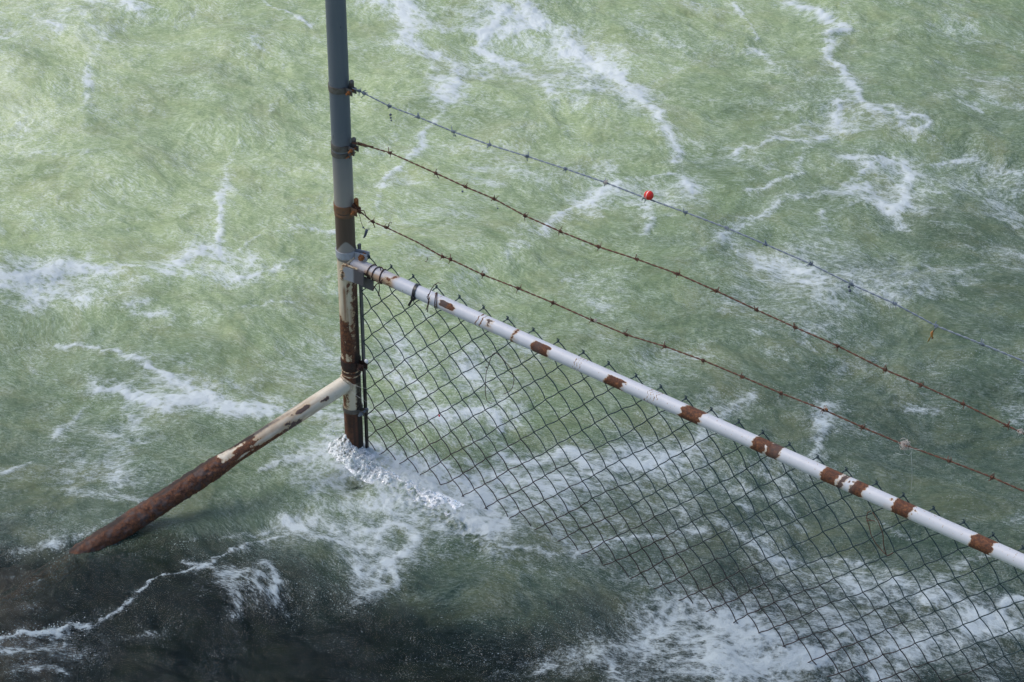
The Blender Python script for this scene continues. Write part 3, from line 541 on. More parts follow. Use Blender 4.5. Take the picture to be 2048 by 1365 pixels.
# --- brace
J = on_fence(697, 757); J = np.array([0, 0, J[2]]); WP = on_water(178, 1099, -.004); dirb = WP-J
B1 = J+dirb*1.9
def brace_field(cx, cy, v, PH):
    n = vnoise(cx/30., PH*3, 501)
    r = np.zeros_like(v)
    for a_, b_, v0, v1, s_ in ((637,655,-.45,.0,.9),(590,620,-.1,.45,.95),(578,594,.15,.5,.7),(560,578,-.55,.0,.55),(455,475,-.1,.5,.5)):
        r = np.maximum(r, s_*win(cx, a_, b_, 12)*vwin(v, v0, v1, .5))
    r = np.maximum(r, .60*win(cx, 430, 605, 30)*vwin(v, -1.5, -.55, .3))
    r = np.maximum(r, .62*win(cx, 430, 520, 30)*(.3+n)); r = np.maximum(r, .55*win(cx, 560, 600, 20)*vwin(v, -1.5, -.3, .4))
    r = np.maximum(r, 1.0*np.clip((452-cx)/18, 0, 1))
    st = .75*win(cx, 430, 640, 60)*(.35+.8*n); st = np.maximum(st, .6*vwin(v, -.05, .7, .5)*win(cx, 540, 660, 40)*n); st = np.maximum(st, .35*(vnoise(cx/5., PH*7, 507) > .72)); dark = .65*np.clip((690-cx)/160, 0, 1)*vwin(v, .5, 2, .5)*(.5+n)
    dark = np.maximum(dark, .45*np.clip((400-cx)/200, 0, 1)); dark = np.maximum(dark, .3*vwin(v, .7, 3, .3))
    return dict(rust=r, stain=st, dark=dark, grey=.8*win(cx, 560, 700, 10)+.75*sstep(fbm(cx/9., PH*3, 505, 3), .45, .7)*np.clip((470-cx)/40, 0, 1))
def crust(cx, cy, T, PH):
    return np.clip((470-cx)/40, 0, 1)*(.0015+.0085*fbm(T*150, np.sin(PH)*3+np.cos(PH)*2+40, 511, 5, .7)) + .0004*fbm(T*200, PH*6, 512, 2)
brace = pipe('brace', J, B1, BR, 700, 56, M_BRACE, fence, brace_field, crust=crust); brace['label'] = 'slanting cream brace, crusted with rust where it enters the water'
b = MB(); ax = dirb/np.linalg.norm(dirb); u_ = np.cross(ax, [0, 0, 1.]); u_ /= np.linalg.norm(u_); w_ = np.cross(u_, ax)
for k in range(34):
    t = 2*math.pi*k/34; q = J+(u_*math.cos(t)+w_*math.sin(t))*BR*1.03
    # slide along the brace until outside the post
    tt = 0
    while math.hypot(*(q+ax*tt)[:2]) < PR+.0008 and tt < .1: tt += .0007
    b.sphere(q+ax*tt, .0034+.0018*random.random(), 8, 5)
b.build('weld_bead', M_POST, brace, attrs=attr0(b, stain=.35, dark=.45, rust=.25))
# --- bands round the post, each with its tab and bolt
def zat(py): 
    px = 672+.0412*py; return on_fence(px, py)[2]
def band(py, h, mat, tab=.022, tabdir=0., bolt=M_RUST, lug=True, tilt=0., label=None, bolt_r=.0048, double=False):
    z0 = zat(py); ri = PR+.0004; ro = PR+.0022; mb = MB(); n = 44
    a0 = tabdir; gap = math.asin(.006/ri); V = []; F = []
    pts = []
    for k in range(n+1):
        t = a0+gap+(2*math.pi-2*gap)*k/n; pts.append((math.cos(t), math.sin(t), t))
    ring = []
    for (c_, s_, t) in pts: ring.append((np.array([c_*ri, s_*ri]), np.array([c_*ro, s_*ro])))
    d = np.array([math.cos(a0), math.sin(a0)]); nrm = np.array([-d[1], d[0]])
    st_ = (d*(ri+tab)+nrm*.0065, d*(ri+tab)+nrm*.0085); en_ = (d*(ri+tab)-nrm*.0065, d*(ri+tab)-nrm*.0085)
    mid1 = (d*(ri+.004)+nrm*.0065, d*(ri+.005)+nrm*.0085); mid2 = (d*(ri+.004)-nrm*.0065, d*(ri+.005)-nrm*.0085)
    ring = [st_, mid1]+ring+[mid2, en_]
    for (i_, o_) in ring:
        dz = tilt*(i_[0])
        V += [(*i_, z0-h/2+dz), (*o_, z0-h/2+dz), (*o_, z0+h/2+dz), (*i_, z0+h/2+dz)]
    m = len(ring)
    for k in range(m-1):
        for j in range(4): F.append((k*4+j, k*4+(j+1) % 4, (k+1)*4+(j+1) % 4, (k+1)*4+j))
    F += [(0, 1, 2, 3), ((m-1)*4+3, (m-1)*4+2, (m-1)*4+1, (m-1)*4)]
    mb.add(V, F); o = mb.build('band', mat, fence, smooth=False)
    if label: o['label'] = label
    bb = MB(); c0 = np.array([*(d*(ri+tab*.62)), z0+tilt*(ri+tab*.6)]); n3 = np.array([*nrm, 0])
    bb.tube([c0-n3*.020, c0+n3*.016], bolt_r*.55, 8); bb.tube([c0-n3*.0135, c0-n3*.0085], bolt_r, 6); bb.tube([c0+n3*.0085, c0+n3*.0125], bolt_r, 6)
    bb.build('bolt', bolt, o, smooth=False); return o
band(173, .0165, M_BAND, label='grey-brown band at the topmost barbed wire')
band(289, .0150, M_BAND, label='grey-brown band at the middle barbed wire'); band(303, .012, M_BAND, tab=.008, label='plain band just under the middle barbed wire', bolt_r=.002)
band(412, .0200, M_BANDR, label='rusty band at the lowest barbed wire')
o = band(503, .019, M_BANDL, tab=.036, bolt=M_RUST, bolt_r=.0085, tabdir=.25, label='pale grey brace band with a wide tab and rusty bolt head')
band(722, .019, M_BANDD, tab=.024, bolt=M_BANDD, bolt_r=.007, label='black-brown band above the brace joint')
band(814, .012, M_BAND, tab=.020, bolt=M_GALV, bolt_r=.006, label='lowest band, with a shiny nut')
for py, h in ((425, .010), (736, .004), (745, .004)):
    mb = MB(); z0 = zat(py); mb.tube([(0, 0, z0-h/2), (0, 0, z0-h/2+.001), (0, 0, z0+h/2-.001), (0, 0, z0+h/2)], [PR+.0002, PR+.001, PR+.001, PR+.0002], 48, cap=False)
    mb.build('ring_stain' if py > 700 else 'ring', M_BANDR if py < 700 else M_POST, fence, attrs=None if py < 700 else attr0(mb, rust=.5, stain=.4))
cap = MB(); cc = on_fence(733, 723, -.022); cap.sphere(cc, .0062, 14, 10, (1, .6, 1)); cap.build('bolt_cap', M_WHITE, fence)
# rusty lugs standing above the band tabs
for py, hh in ((162, .014), (277, .016), (400, .022)):
    mb = MB(); z0 = zat(py); mb.box((PR+.010, .006, z0), (.007, 0, 0), (0, .0015, 0), (0, 0, hh/2)); mb.sphere((PR+.011, .005, z0+hh*.45), .006, 8, 6); mb.build('lug', M_BAND if py < 300 else M_RUST, fence)
# --- angle plates welded under the rail
def quad_plate(corners_px, y, th, name, mat, **at):
    c = [on_fence(*p, y) for p in corners_px]; mb = MB(); off = np.array([0, th, 0])
    V = [p for p in c]+[p+off for p in c]
    F = [(0, 1, 2, 3), (7, 6, 5, 4)]+[(k, k+4, (k+1) % 4+4, (k+1) % 4) for k in range(4)]
    mb.add(V, F); return mb.build(name, mat, fence, smooth=False, attrs=attr0(mb, **at))
mb = MB()
top = [(686, 533), (697, 536.8), (703, 539), (709, 541), (726.5, 547)]; bot = [(687, 559), (697.5, 562.5), (703.5, 564.5), (709.5, 567), (727, 573)]
fa = [on_fence(*p, -PR-.004) for p in top]+[on_fence(*p, -PR-.004) for p in bot]; ba = [p+np.array([0, .003, 0]) for p in fa]; n5 = 5
Fq = [(i, i+1, i+1+n5, i+n5) for i in range(4)]+[(i+10+n5, i+11+n5, i+11, i+10) for i in range(4)]+[(i+10, i+11, i+1, i) for i in range(4)]+[(i+n5, i+n5+1, i+n5+11, i+n5+10) for i in range(4)]+[(0, 5, 15, 10), (14, 19, 9, 4)]
mb.add(fa+ba, Fq); atp = attr0(mb); atp['stain'] = np.array([0, 0, 0, 1., 1.]*4); atp['rust'] = np.array([.4, .1, 0, 0, .1]*4); p1 = mb.build('weld_plate', M_PLATE, fence, smooth=False, attrs=atp)
quad_plate([(722, 552), (746, 562), (746, 583), (722, 573)], -.008, .003, 'weld_plate', M_PLATE, stain=.9)
mb = MB()
for k in range(16): mb.sphere(on_fence(684+random.uniform(-2, 3), 533+k*1.7, -PR-.001), .0028+.0015*random.random(), 7, 5)
for k in range(12): mb.sphere(on_fence(688+k*2.4, 529+k*.9, -PR-.001), .003, 7, 5)
mb.build('weld_bead', M_POST, p1, attrs=attr0(mb, stain=.5, rust=.40))
# --- tension bar and the wire netting
mb = MB(); TX = .0262
zt = on_fence(717, 488, .02)[2]
mb.box((TX, .020, (zt-.35)/2), (.0028, 0, 0), (0, .0046, 0), (0, 0, (zt+.35)/2), .0006); mb.build('tension_bar', M_BAR, fence, smooth=False)
W_, H_ = .072, .0785; X0 = .0735; ZP = .629
PEAK = [738.7,782.6,826.5,873,919,967,1015,1066.6,1116,1166.5,1217,1271.7,1321,1371,1422,1476.8,1524.7,1577.6,1634,1691,1751.5,1805,1865,1925.5,1984,2043]
def colx(i):                         # the columns stretch a little unevenly
    k = np.interp(i, range(len(PEAK)), [ [on_fence(p, 519+.4535*(p-738.7))[0] for p in PEAK][j] for j in range(len(PEAK))]) if 0 <= i <= len(PEAK)-1 else None
    if k is None: k = (colx(0)+i*W_) if i < 0 else colx(len(PEAK)-1)+(i-len(PEAK)+1)*W_
    return k
NR = 11; cx_ = {}
def node(i2, j2):                    # half-step lattice node
    x = colx(i2/2.) if (i2 not in cx_) else cx_[i2]; cx_[i2] = x
    jx = .0018*math.sin(i2*1.7+j2*.9)+.0014*math.sin(i2*.61-j2*2.3); jz = .0020*math.sin(i2*.37+j2*1.9)+.0012*math.sin(i2*2.1+j2)
    sag = .006*math.sin(x*2.2+1)
    z = ZP-j2*H_/2+(jz if j2 else 0)+sag*.3
    return np.array([x+(jx if j2 > 0 else 0)-.0175+.005*x, .020+.006*math.sin(x*3.1)*min(1, j2/4.), z-.021+.005*z])      # the netting hangs on the far side of the rail
AM = .0042; RW = .00135
mb = MB(); I2 = 2*32
for i in range(-1, I2):              # zigzag wire between half columns i and i+1
    pts = []
    par = 0 if i % 2 == 0 else 1
    # nodes in half column k exist at even j2 when k even, odd when k odd
    for j2 in range(0, 2*NR+1):
        k = i if (j2 % 2 == (i % 2)) else i+1
        if k < 0: k = 0 if False else k
        n0 = node(k, j2); n0[0] = max(n0[0], TX+.001); pts.append(n0)
    P_ = []
    for q in range(len(pts)-1):
        a_, b_ = pts[q], pts[q+1]; sgn = 1 if b_[0] > a_[0] else -1    # going down-right: behind; down-left: in front
        for t in np.linspace(0, 1, 7)[:-1]:
            o_ = sgn*AM*math.sin(math.pi*t)**.8; kink = .0
            P_.append(a_+(b_-a_)*t+np.array([0, o_, 0])+(np.array([1, 0, -1.])*.0006*math.sin(2*math.pi*t) if sgn < 0 else 0))
    P_.append(pts[-1]); mb.tube(P_, RW, 6, cap=True)
# twisted double tips standing above the rail
for i in range(0, 32):
    n0 = node(2*i, 0)
    for s_ in (-1, 1):
        q = [n0+np.array([s_*.0005+.0022*math.cos(t*5+s_*1.57), .0022*math.sin(t*5+s_*1.57), -.003+t*.009]) for t in np.linspace(0, 1, 7)]
        mb.tube(q, RW*1.15, 6)
net = mb.build('wire_netting', M_MESH, fence); net['label'] = 'diamond wire netting running down into the water'
# ------------------------------------------------------------------ barbed wire strands
def strand(pts_px, y0, mat, label, barb_idx, extra=None, seed=1, rw=.00105, barb_mat=None):
    r_ = random.Random(seed); C = [on_fence(p[0], p[1], y0) for p in pts_px]
    root = empty('barbed_wire', tuple(C[0]), label, 'barbed wire', 'barbed wire strands strung from the post')
    D = []; L = 0
    for a_, b_ in zip(C[:-1], C[1:]):
        d = np.linalg.norm(b_-a_); n = max(2, int(d/.0035))
        for k in range(n): D.append(a_+(b_-a_)*k/n)
    D.append(C[-1]); D = np.array(D)
    K = np.ones(5)/5; 
    for _ in range(2):
        E_ = D.copy()
        for c in range(3): E_[2:-2, c] = np.convolve(D[:, c], K, 'valid')
        D = E_
    s_ = np.concatenate([[0], np.cumsum(np.linalg.norm(np.diff(D, axis=0), axis=1))])
    T = np.gradient(D, axis=0); T /= np.linalg.norm(T, axis=1)[:, None]; U = np.cross(T, [0, 1., 0]); U /= np.linalg.norm(U, axis=1)[:, None]; Vv = np.cross(T, U)
    mb = MB()
    for ph in (0, math.pi):
        w1 = s_*2*math.pi/.034+ph+.6*np.sin(s_*9+seed); mb.tube(D+(U*np.cos(w1)[:, None]+Vv*np.sin(w1)[:, None])*rw*1.02, rw, 6)
    if extra: extra(mb, C)
    mb.build('twisted_wire', mat, root)
    for i in barb_idx:
        c = C[i]; k = int(np.argmin(np.linalg.norm(D-c, axis=1))); c = D[k]; t = T[k]; u, v = U[k], Vv[k]; bb = MB()
        for q in range(2):
            a0 = r_.uniform(0, 6.28); off = t*(q*.0032-.0016); nturn = 1.6; P_ = []
            e0 = (u*math.cos(a0)+v*math.sin(a0)); tl0 = r_.uniform(.008, .013)
            P_.append(c+off+e0*tl0+t*r_.uniform(-.006, .004))
            for z in np.linspace(0, nturn*2*math.pi, 12):
                a_ = a0+z+.3; P_.append(c+off+(u*math.cos(a_)+v*math.sin(a_))*(rw*2.9)+t*(z/9-.5)*.004)
            a1 = a0+nturn*2*math.pi+.5; P_.append(c+off+(u*math.cos(a1)+v*math.sin(a1))*r_.uniform(.009, .013)+t*r_.uniform(-.004, .006))
            bb.tube(P_, [.0008]+[.0011]*12+[.0005], 6)
        bb.build('barb', barb_mat or mat, root)
    return root
W1 = [(704,176),(718,182),(728,187),(779,213),(836,234),(907,264),(979,290),(1054,313),(1131,338),(1210,365),(1290,396),(1371,425),(1453,456),(1531,489),(1621,528),(1703,569),(1790,608),(1872,652),(1965,689),(2048,723),(2160,772),(2300,836)]
W2 = [(704,286),(722,289),(780,306),(872,347),(931,374),(988,398),(1050,432),(1120,463),(1197,494),(1274,519),(1355,548),(1432,582),(1513,620),(1590,655),(1675,692),(1770,740),(1842,770),(1926,808),(2015,852),(2048,868),(2160,922),(2300,990)]
W3 = [(707,410),(716,420),(745,444),(772,455),(835,485),(885,514),(901,519),(966,550),(1036,577),(1106,606),(1184,641),(1253,670),(1329,693),(1406,721),(1485,754),(1562,787),(1648,820),(1725,855),(1808,890),(1898,922),(1984,955),(2048,983),(2160,1030),(2300,1090)]
strand(W1, 0, M_BWIRE, 'blue-grey barbed wire strand, the topmost one, carrying the red float', list(range(1, 19)), seed=1)
def ex2(mb, C):
    d = C[2]-C[1]; mb.tube([C[1]+d*.0+np.array([0, -.003, .002]), C[1]+d*.2+np.array([0, -.004, .004]), C[1]+d*.45+np.array([0, -.002, .005])], .0012, 6)
    for q in range(7): c = C[1]+(C[2]-C[1])*(-.15+q*.05); mb.tube([c+.0034*np.array([0, math.cos(t), math.sin(t)])+np.array([t*.0005, 0, 0]) for t in np.linspace(0, 6.3, 9)], .001, 5)
strand(W2, 0, M_RUSTW, 'brown rusty barbed wire strand, the middle one of the three', [2,3,4,5,6,7,8,9,10,11,12,13,14,15,16,17,18], extra=ex2, seed=2)
def ex3(mb, C):
    a_ = C[1]; mb.tube([a_, on_fence(728, 422, -.01), on_fence(732, 432, -.012), on_fence(738, 440)], .0012, 6); mb.tube([C[2]+[0, 0, .002], on_fence(750, 456, -.004)], .0013, 6)
    for q in range(5): c = C[0]+(C[1]-C[0])*q*.3; mb.tube([c+.0042*np.array([0, math.cos(t), math.sin(t)]) for t in np.linspace(0, 6.3, 9)], .0011, 5)
strand(W3, 0, M_RUSTW, 'reddish rusty barbed wire strand nearest the top rail', [2,3,5,6,7,8,9,10,11,12,13,14,15,16,17,18,19,20], extra=ex3, seed=3)
# ------------------------------------------------------------------ ties on the rail
def ring_pts(xc, rr, n=26, a0=0., a1=2*math.pi, lean=0.):
    return [np.array([xc+lean*math.cos(t)/1., rr*math.cos(t), zr+rr*math.sin(t)]) for t in np.linspace(a0, a1, n)]
def rx(px): 
    return on_fence(px, 545+.4535*(px-760))[0]
t_ = empty('tie_wire', (rx(752), 0, zr), 'rusty wire wound round the rail beside the post', 'wire tie')
mb = MB(); 
for px in (744, 754): mb.tube(ring_pts(rx(px), RR+.0018, lean=.002), .0014, 6)
mb.tube(ring_pts(rx(766), RR+.0018, lean=-.003), .0014, 6); mb.tube([np.array([rx(766)+.004*math.cos(t), -.004, zr+RR+.006+.007*math.sin(t)]) for t in np.linspace(-.5, 3.8, 12)], .0012, 6)
mb.tube([on_fence(746, 580, -.018), on_fence(752, 570, -.019), on_fence(760, 565, -.02), on_fence(765, 560, -.02)], .0014, 6); mb.tube([on_fence(750, 561, -.02), on_fence(757, 566, -.02), on_fence(764, 566, -.02)], .0014, 6)
mb.build('coil', M_RUSTD, t_)
mb = MB(); mb.tube([on_fence(758, 566, -.019), on_fence(759, 576, -.017), on_fence(757, 592, -.014)], .0012, 6); mb.build('loose_end', M_RUSTD, t_)
t_ = empty('tie_wire', (rx(862), 0, zr), 'thin dark wire knotted round the rail, its long curled end sticking up', 'wire tie')
mb = MB(); mb.tube(ring_pts(rx(872), RR+.0014, lean=-.010), .0010, 6); mb.tube(ring_pts(rx(874), RR+.0014, lean=-.013), .0010, 6); mb.build('coil', M_RUSTD, t_)
mb = MB(); mb.tube([on_fence(*p, -.022) for p in ((858, 590), (862, 580), (869, 570), (876, 566), (881, 567))], .0010, 6)
mb.tube([on_fence(*p, -.021) for p in ((858, 590), (854, 594), (857, 602), (855, 612), (852, 621))], .0010, 6); mb.tube([on_fence(*p, -.021) for p in ((857, 592), (858, 604), (856, 614), (855, 624))], .0010, 6); mb.sphere(on_fence(857, 590, -.021), .0022, 8, 6)
mb.build('loose_end', M_RUSTD, t_)
t_ = empty('cable_tie', (rx(833), 0, zr), 'black plastic cable tie clasping the white rail, tail hanging down', 'cable tie')
mb = MB(); xc = rx(833); n = 40; V = []; F = []
for k in range(n):
    t = 2*math.pi*k/n
    for (dx, r_) in ((-.0042, RR+.0004), (-.0042, RR+.0024), (.0042, RR+.0024), (.0042, RR+.0004)): V.append((xc+dx-.004*math.cos(t), r_*math.cos(t), zr+r_*math.sin(t)))
for k in range(n):
    for j in range(4): F.append((k*4+j, k*4+(j+1) % 4, ((k+1) % n)*4+(j+1) % 4, ((k+1) % n)*4+j))
mb.add(V, F); mb.build('strap', M_BLACK, t_, smooth=False)
hd = on_fence(826.5, 596, -.018); mb = MB(); mb.box(hd, (.0055, 0, -.001), (0, .004, 0), (.0006, 0, .005)); mb.build('head', M_BLACK, t_, smooth=False)
e1 = on_fence(817, 612, -.024); d = (e1-hd); mb = MB(); sd = np.cross(d, [0, 1, 0]); sd /= np.linalg.norm(sd); mb.box((hd+e1)/2, d/2, sd*.003, np.array([0, .0008, 0]), .0004); mb.build('tail', M_BLACK, t_, smooth=False)
# ------------------------------------------------------------------ tackle caught on the wires
def thing(name, loc, label, cat, group=None): return empty(name, tuple(loc), label, cat, group)
c = on_fence(1297.5, 391, -.004); t_ = thing('fishing_float', c, 'round red fishing float with a white line round it, on the topmost barbed wire', 'fishing float')
mb = MB(); mb.sphere(c, .0112, 28, 18, (1, .96, .95)); mb.build('float_body', M_BOB, t_)
mb = MB(); mb.tube([on_fence(*p, -.006) for p in ((1284, 401), (1286, 394), (1292, 397), (1298, 400), (1303, 398))], .0014, 6); mb.sphere(on_fence(1286, 394, -.006), .002, 8, 6); mb.build('clip', M_LINE, t_)
def weights(pts, label, top=None, sizes=None, mat=None, cat='sinker'):
    c0 = on_fence(*pts[0]); t_ = thing('fishing_weight', c0, label, cat, 'fishing weights hanging from the wires')
    for k, p in enumerate(pts):
        mb = MB(); mb.sphere(on_fence(*p), (sizes[k] if sizes else .0028), 12, 8); mb.build('weight', mat or M_LEAD, t_)
    if top:
        mb = MB(); mb.tube([on_fence(*top), on_fence(*pts[-1])], .00028, 4); mb.build('line', M_LINE, t_)
weights([(781, 230), (781.5, 236), (782.5, 241.5)], 'three lead beads in a column under the topmost wire near the post', (780, 214), [.0032, .0026, .0022])
weights([(910.5, 272)], 'tiny single lead bead just under the topmost wire', (908, 264), [.0019])
weights([(925, 383.5)], 'small dark bead left of another, under the middle wire', (927, 372), [.0027])
weights([(995.5, 417)], 'small dark bead right of another, under the middle wire', (990, 400), [.0021])
weights([(1698, 574), (1699.5, 582)], 'two blue-grey lead beads under the topmost wire in the right half', (1700, 567), [.0030, .0034])
c = on_fence(729, 456, -.01); t_ = thing('fishing_weight', c, 'long lead weight and bead dangling beside the post on a dark wire', 'sinker', 'fishing weights hanging from the wires')
mb = MB(); mb.tube([on_fence(*p, -.01) for p in ((732, 459), (733.5, 461), (730, 472), (727.5, 476))], [.0028, .0038, .0030, .0016], 10); mb.build('weight', M_LEAD, t_)
for p, r_ in (((726.5, 455.5), .0026), ((738, 458.5), .0018)):
    mb = MB(); mb.sphere(on_fence(*p, -.01), r_, 10, 8); mb.build('weight', M_LEAD, t_)
mb = MB(); mb.tube([on_fence(*p, -.01) for p in ((716, 424), (720, 434), (722, 444), (725.5, 453), (731, 460))], .0007, 5); mb.tube([on_fence(*p, -.01) for p in ((731, 460), (735, 457), (738, 458.5))], .0004, 5); mb.build('line', M_RUSTD, t_)
c = on_fence(1866, 665); t_ = thing('fishing_lure', c, 'small orange and yellow lure dangling under the topmost barbed wire', 'fishing lure')
mb = MB(); mb.tube([on_fence(*p) for p in ((1866, 662), (1864, 666), (1863.5, 672), (1865.5, 678))], [.001, .0032, .0026, .0008], 8); mb.build('lure_body', M_ORANGE, t_)
mb = MB(); mb.tube([on_fence(1872, 653), on_fence(1870, 659), on_fence(1866, 664)], .0009, 5); mb.tube([on_fence(1863.5, 672), on_fence(1867, 676), on_fence(1862, 679)], .0006, 5); mb.build('hook', M_RUSTD, t_)
mb = MB(); mb.tube([on_fence(1864, 668), on_fence(1858, 680), on_fence(1855, 685)], [.0004, .0018, .0006], 6); mb.build('skirt', plain('dull_yellow_rubber', (.25, .17, .03, 1), .5), t_)
hooks = [([(775, 456), (777, 450), (780, 445), (783, 445), (782.5, 449)], 'bent hook standing up from the rusty wire nearest the rail, close to the post'),
         ([(850, 523), (853, 523), (855.5, 519), (854, 513)], 'tiny curved hook below the rusty wire nearest the rail'),
         ([(874, 350), (875, 355), (878, 357.5), (876.5, 353)], 'tiny hook hanging under the middle wire, second barb from the post')]
for pl, lb in hooks:
    mb = MB(); P_ = [on_fence(*p, -.003) for p in pl]; mb.tube(P_, [.0008]*(len(P_)-1)+[.0003], 6); o = mb.build('fish_hook', M_RUSTD)
    tag(o, lb, 'fish hook', 'fish hooks caught on the wires')
def clump(px, py, rad, n, label, lines, seed, core=True):
    r_ = random.Random(seed); c = on_fence(px, py, -.002); t_ = thing('line_tangle', c, label, 'tangled line', 'tangles of line on the wires')
    mb = MB()
    for k in range(n):
        a_ = np.array([r_.gauss(0, 1) for _ in range(3)]); a_ /= np.linalg.norm(a_); b_ = np.cross(a_, [r_.gauss(0, 1) for _ in range(3)]); b_ /= np.linalg.norm(b_); R_ = rad*r_.uniform(.4, 1.); ph = r_.uniform(0, 6); sp = r_.uniform(1.2, 3.5); R_ *= r_.choice((.6, 1, 1.35))
        mb.tube([c+R_*(a_*math.cos(ph+t)+b_*math.sin(ph+t))*(1+.15*math.sin(3*t)) for t in np.linspace(0, sp, 12)], .00042, 4)
    mb.build('tangle', M_FLUFF, t_)
    if core: mb = MB(); mb.sphere(c+np.array([.002, -.001, -.001]), .0042, 9, 6, (1.3, .8, .7)); mb.build('snagged_scrap', M_RUST, t_)
    if lines:
        mb = MB()
        for pl in lines: mb.tube([on_fence(*p, -.004) for p in pl], .00035, 4)
        mb.build('loose_line', M_LINE, t_)
clump(1809, 890, .0105, 70, 'fluffy pale tangle of line on the lowest barbed wire, with a long strand hanging', [[(1806, 896), (1810, 908), (1818, 912), (1824, 905), (1820, 897)], [(1822, 905), (1824, 935), (1824, 960), (1821, 990)], [(1790, 906), (1802, 910), (1812, 908)], [(1818, 895), (1832, 900), (1845, 898)]], 5)
clump(1651, 817, .0050, 24, 'small pale tangle with a brown scrap, one barb left of the fluffy one', None, 6)
clump(2041, 864, .0060, 26, 'small white tangle on the middle barbed wire at the photo\'s right edge', [[(2040, 866), (2036, 872), (2035, 878)]], 7, core=False)
clump(1211, 366, .0042, 26, 'whitish wad wound on the topmost wire, one barb left of the red float', None, 8, core=False)
clump(1191, 641, .0034, 18, 'tiny whitish wad on the lowest barbed wire above the rail', None, 9, core=False)
c = on_fence(879, 829, -.008); t_ = thing('fishing_lure', c, 'tiny red lure with black hook on the netting, low beside the post', 'fishing lure')
mb = MB(); mb.sphere(on_fence(878.5, 832, -.008), .0026, 10, 8, (1, .8, 1.3)); mb.build('lure_body', M_RED, t_)
mb = MB(); mb.tube([on_fence(*p, -.008) for p in ((877, 819), (877.5, 823), (878, 828))], .0010, 6); mb.build('hook', M_BLACK, t_)
mb = MB(); mb.tube([on_fence(*p, -.012) for p in ((984.5, 807), (980, 807), (974, 802), (971.5, 792), (970.5, 778), (971, 762), (972.5, 745), (978, 728), (982, 716), (985, 709), (990, 706), (995, 708), (1004, 717), (1014, 728), (1022, 738), (1027, 750), (1028, 762), (1025, 776), (1018, 784), (1007, 789))], .00085, 6)
mb.sphere(on_fence(972.5, 735, -.012), .0022, 8, 6)
tag(mb.build('loose_wire', M_RUSTD), 'thin dark wire curled in a big loop on the netting under the rail', 'wire')
mb = MB()
for pl in (((1741, 1040), (1733, 1036), (1735, 1026), (1742, 1022)), ((1733, 1042), (1745, 1041), (1750, 1043)), ((1733, 1036), (1738, 1052), (1742, 1070), (1752, 1088), (1765, 1103), (1775, 1112), (1786, 1106)), ((1745, 1025), (1756, 1042), (1766, 1068), (1767, 1090), (1772, 1108))):
    mb.tube([on_fence(*p, -.010) for p in pl], .0010, 6)
tag(mb.build('loose_wire', M_RUSTW), 'rusty wire twisted in a drooping V on the netting, lower right under the rail', 'wire')
# thin nylon strands
for pl, lb in (([(1064, 440), (1067, 455), (1068, 470)], 'short nylon line hanging from the middle wire'), ([(1160, 632), (1185, 645), (1215, 668), (1240, 680)], 'long thin nylon line trailing below the lowest barbed wire'),
               ([(703, 768), (720, 775), (735, 778)], 'nylon line stretched from the post across the bar'), ([(703, 784), (718, 795), (736, 806)], 'nylon line slanting down from post to netting')):
    mb = MB(); mb.tube([on_fence(*p, -.03 if p[0] < 740 else -.003) for p in pl], .0003, 4); tag(mb.build('fishing_line', M_LINE), lb, 'fishing line', 'loose fishing lines')
# ------------------------------------------------------------------ splash at the foot of the post
def sheet():
    na, ns = 110, 40; th = np.radians(np.linspace(95, 330, na))[:, None]; sr = np.linspace(0, 1, ns)[None]
    prof = np.exp(-((np.degrees(th)-205)/62)**2)
    rad = .0215+sr*(.040+.016*fbm(th*3, sr*0, 601, 2)); hh = (.006+.046*prof*(.6+.8*fbm(th*4+9, sr*0, 603, 3)))
    r_a, f_a = rad*np.cos(th), rad*np.sin(th); z = hh*(1-sr)**1.25*(1+0*th)-.007*sr
    z = z+.012*(fbm(r_a*70, f_a*70+z*60, 605, 4, .65)-.5)*np.sin(math.pi*np.clip(sr+.12, 0, 1))
    x = r_a*RD[0]+f_a*FD[0]; y = r_a*RD[1]+f_a*FD[1]; V1 = np.stack([x, y, z], -1).reshape(-1, 3)
    i = np.arange(na*ns).reshape(na, ns); F1 = [tuple(q) for q in np.stack([i[:-1, :-1], i[:-1, 1:], i[1:, 1:], i[1:, :-1]], -1).reshape(-1, 4)]
    # tumbling tail thrown downstream
    nu, nv = 150, 40; A_ = np.array([on_water(*p)[:2] for p in ((692, 905), (730, 935), (790, 965), (850, 990), (905, 1020))]); tt = np.linspace(0, 1, nu)
    Cx = np.interp(tt, np.linspace(0, 1, 5), A_[:, 0]); Cy = np.interp(tt, np.linspace(0, 1, 5), A_[:, 1]); tx, ty = np.gradient(Cx), np.gradient(Cy); L_ = np.hypot(tx, ty); nx, ny = -ty/L_, tx/L_
    vv = np.linspace(-1, 1, nv)[None]; wd = (.030+.02*tt)[:, None]; X = Cx[:, None]+nx[:, None]*vv*wd; Y = Cy[:, None]+ny[:, None]*vv*wd
    n_ = fbm(X*48, Y*48, 611, 4, .65); Z = (.030*(1-tt[:, None])+.006)*np.clip(1-vv**2, 0, 1)*(n_*2.6-1.05)-.003-.006*vv**2-.006*tt[:, None]
    V2 = np.stack([X, Y, Z], -1).reshape(-1, 3); i = np.arange(nu*nv).reshape(nu, nv)+len(V1); F2 = [tuple(q) for q in np.stack([i[:-1, :-1], i[:-1, 1:], i[1:, 1:], i[1:, :-1]], -1).reshape(-1, 4)]
    o = mesh_obj('churned_water', np.concatenate([V1, V2]), F1+F2, M_CLEAR); tag(o, 'clear churned water wrapping the foot of the post and tumbling downstream', 'churned water', kind='stuff')
sheet()
mb = MB(); r_ = random.Random(4)
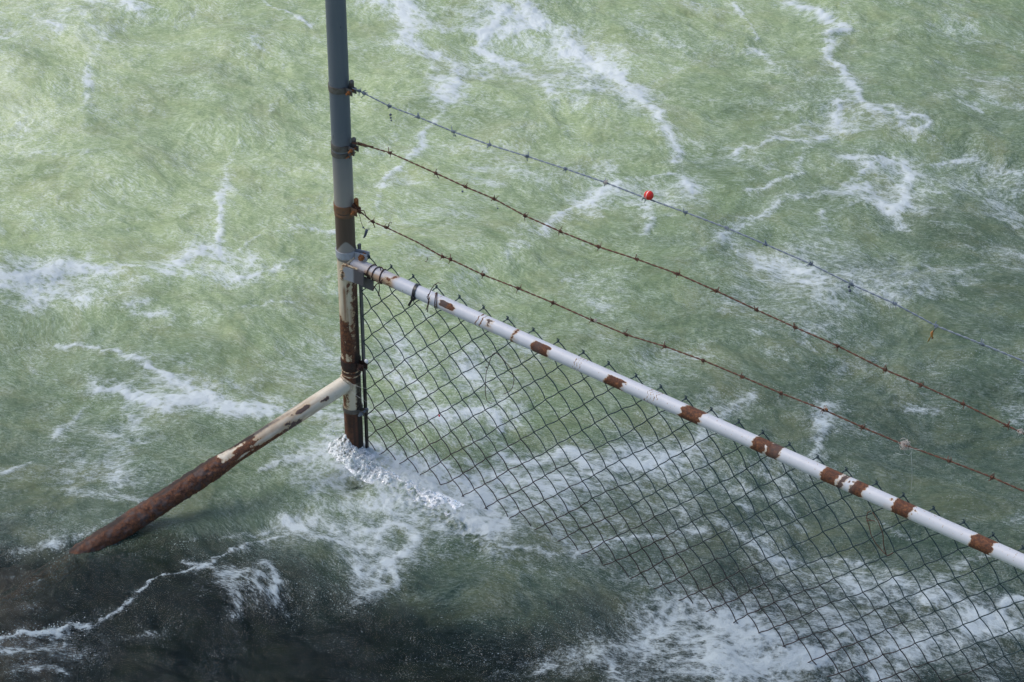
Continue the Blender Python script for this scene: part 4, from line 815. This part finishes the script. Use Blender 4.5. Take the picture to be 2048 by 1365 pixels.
def blob(px, py, zz, s_):
    p = on_water(px, py, zz); mb.sphere(p, s_, 7, 5, (r_.uniform(.7, 1.6), r_.uniform(.7, 1.3), r_.uniform(.6, 1.4)))
for k in range(170):
    t = r_.random(); px = 666+r_.gauss(0, 13)+t*t*55; py = 850+t*95+r_.gauss(0, 13); blob(px, py, r_.uniform(.004, .030), abs(r_.gauss(0, .0010))+.0005)
for k in range(90):
    t = r_.random(); blob(700+t*70+r_.gauss(0, 10), 900+t*40+r_.gauss(0, 12), r_.uniform(.002, .022), abs(r_.gauss(0, .001))+.0006)
for k in range(120):
    t = r_.random(); blob(t*175+r_.gauss(0, 6), 1275-t*25+r_.gauss(0, 8), r_.uniform(.0, .012), abs(r_.gauss(0, .0011))+.0006)
for k in range(90):
    t = r_.random(); blob(535+22*math.sin(t*3)+r_.gauss(0, 3), 1135+t*80+r_.gauss(0, 4), r_.uniform(.0, .012), abs(r_.gauss(0, .001))+.0005)
tag(mb.build('water_splash', M_SPLASH), 'clear splash and flying droplets where the current strikes the post', 'splash', kind='stuff')
# brown boulder under the clear water, lower left
def boulder(px, py, z, rad, label, seed):
    c = on_water(px, py, z); nu, nv = 40, 24; V = []
    th = np.linspace(0, math.pi, nv+1)[:, None]; ph = np.linspace(0, 2*math.pi, nu, endpoint=False)[None]
    D = np.stack([np.sin(th)*np.cos(ph), np.sin(th)*np.sin(ph), np.cos(th)+0*ph], -1)
    q = rad*(.62+.75*fbm(D[..., 0]*2.2+seed, D[..., 1]*2.2+D[..., 2]*1.7, seed, 5, .55)); V = (D*q[..., None]*np.array([1.25, 1, .7])+c).reshape(-1, 3)
    F = [(i*nu+j, (i+1)*nu+j, (i+1)*nu+(j+1) % nu, i*nu+(j+1) % nu) for i in range(nv) for j in range(nu)]
    o = mesh_obj('sunken_rock', V, F, M_ROCK); tag(o, label, 'rock', 'rocks under the dark water')
s = NT('brown_rock'); c_ = s.coord(); s.set(Base_Color=s.ramp(s.noise(c_, 18, 6, .65), [(.3, (.02, .012, .010, 1)), (.55, (.08, .042, .03, 1)), (.75, (.16, .09, .05, 1))]), Roughness=.7); M_ROCK = s.m
boulder(20, 1225, -.135, .12, 'brownish rock just under the dark water at the photo\'s left edge', 31)
boulder(70, 1345, -.115, .10, 'brown rock under foam-flecked water in the bottom left corner', 47)
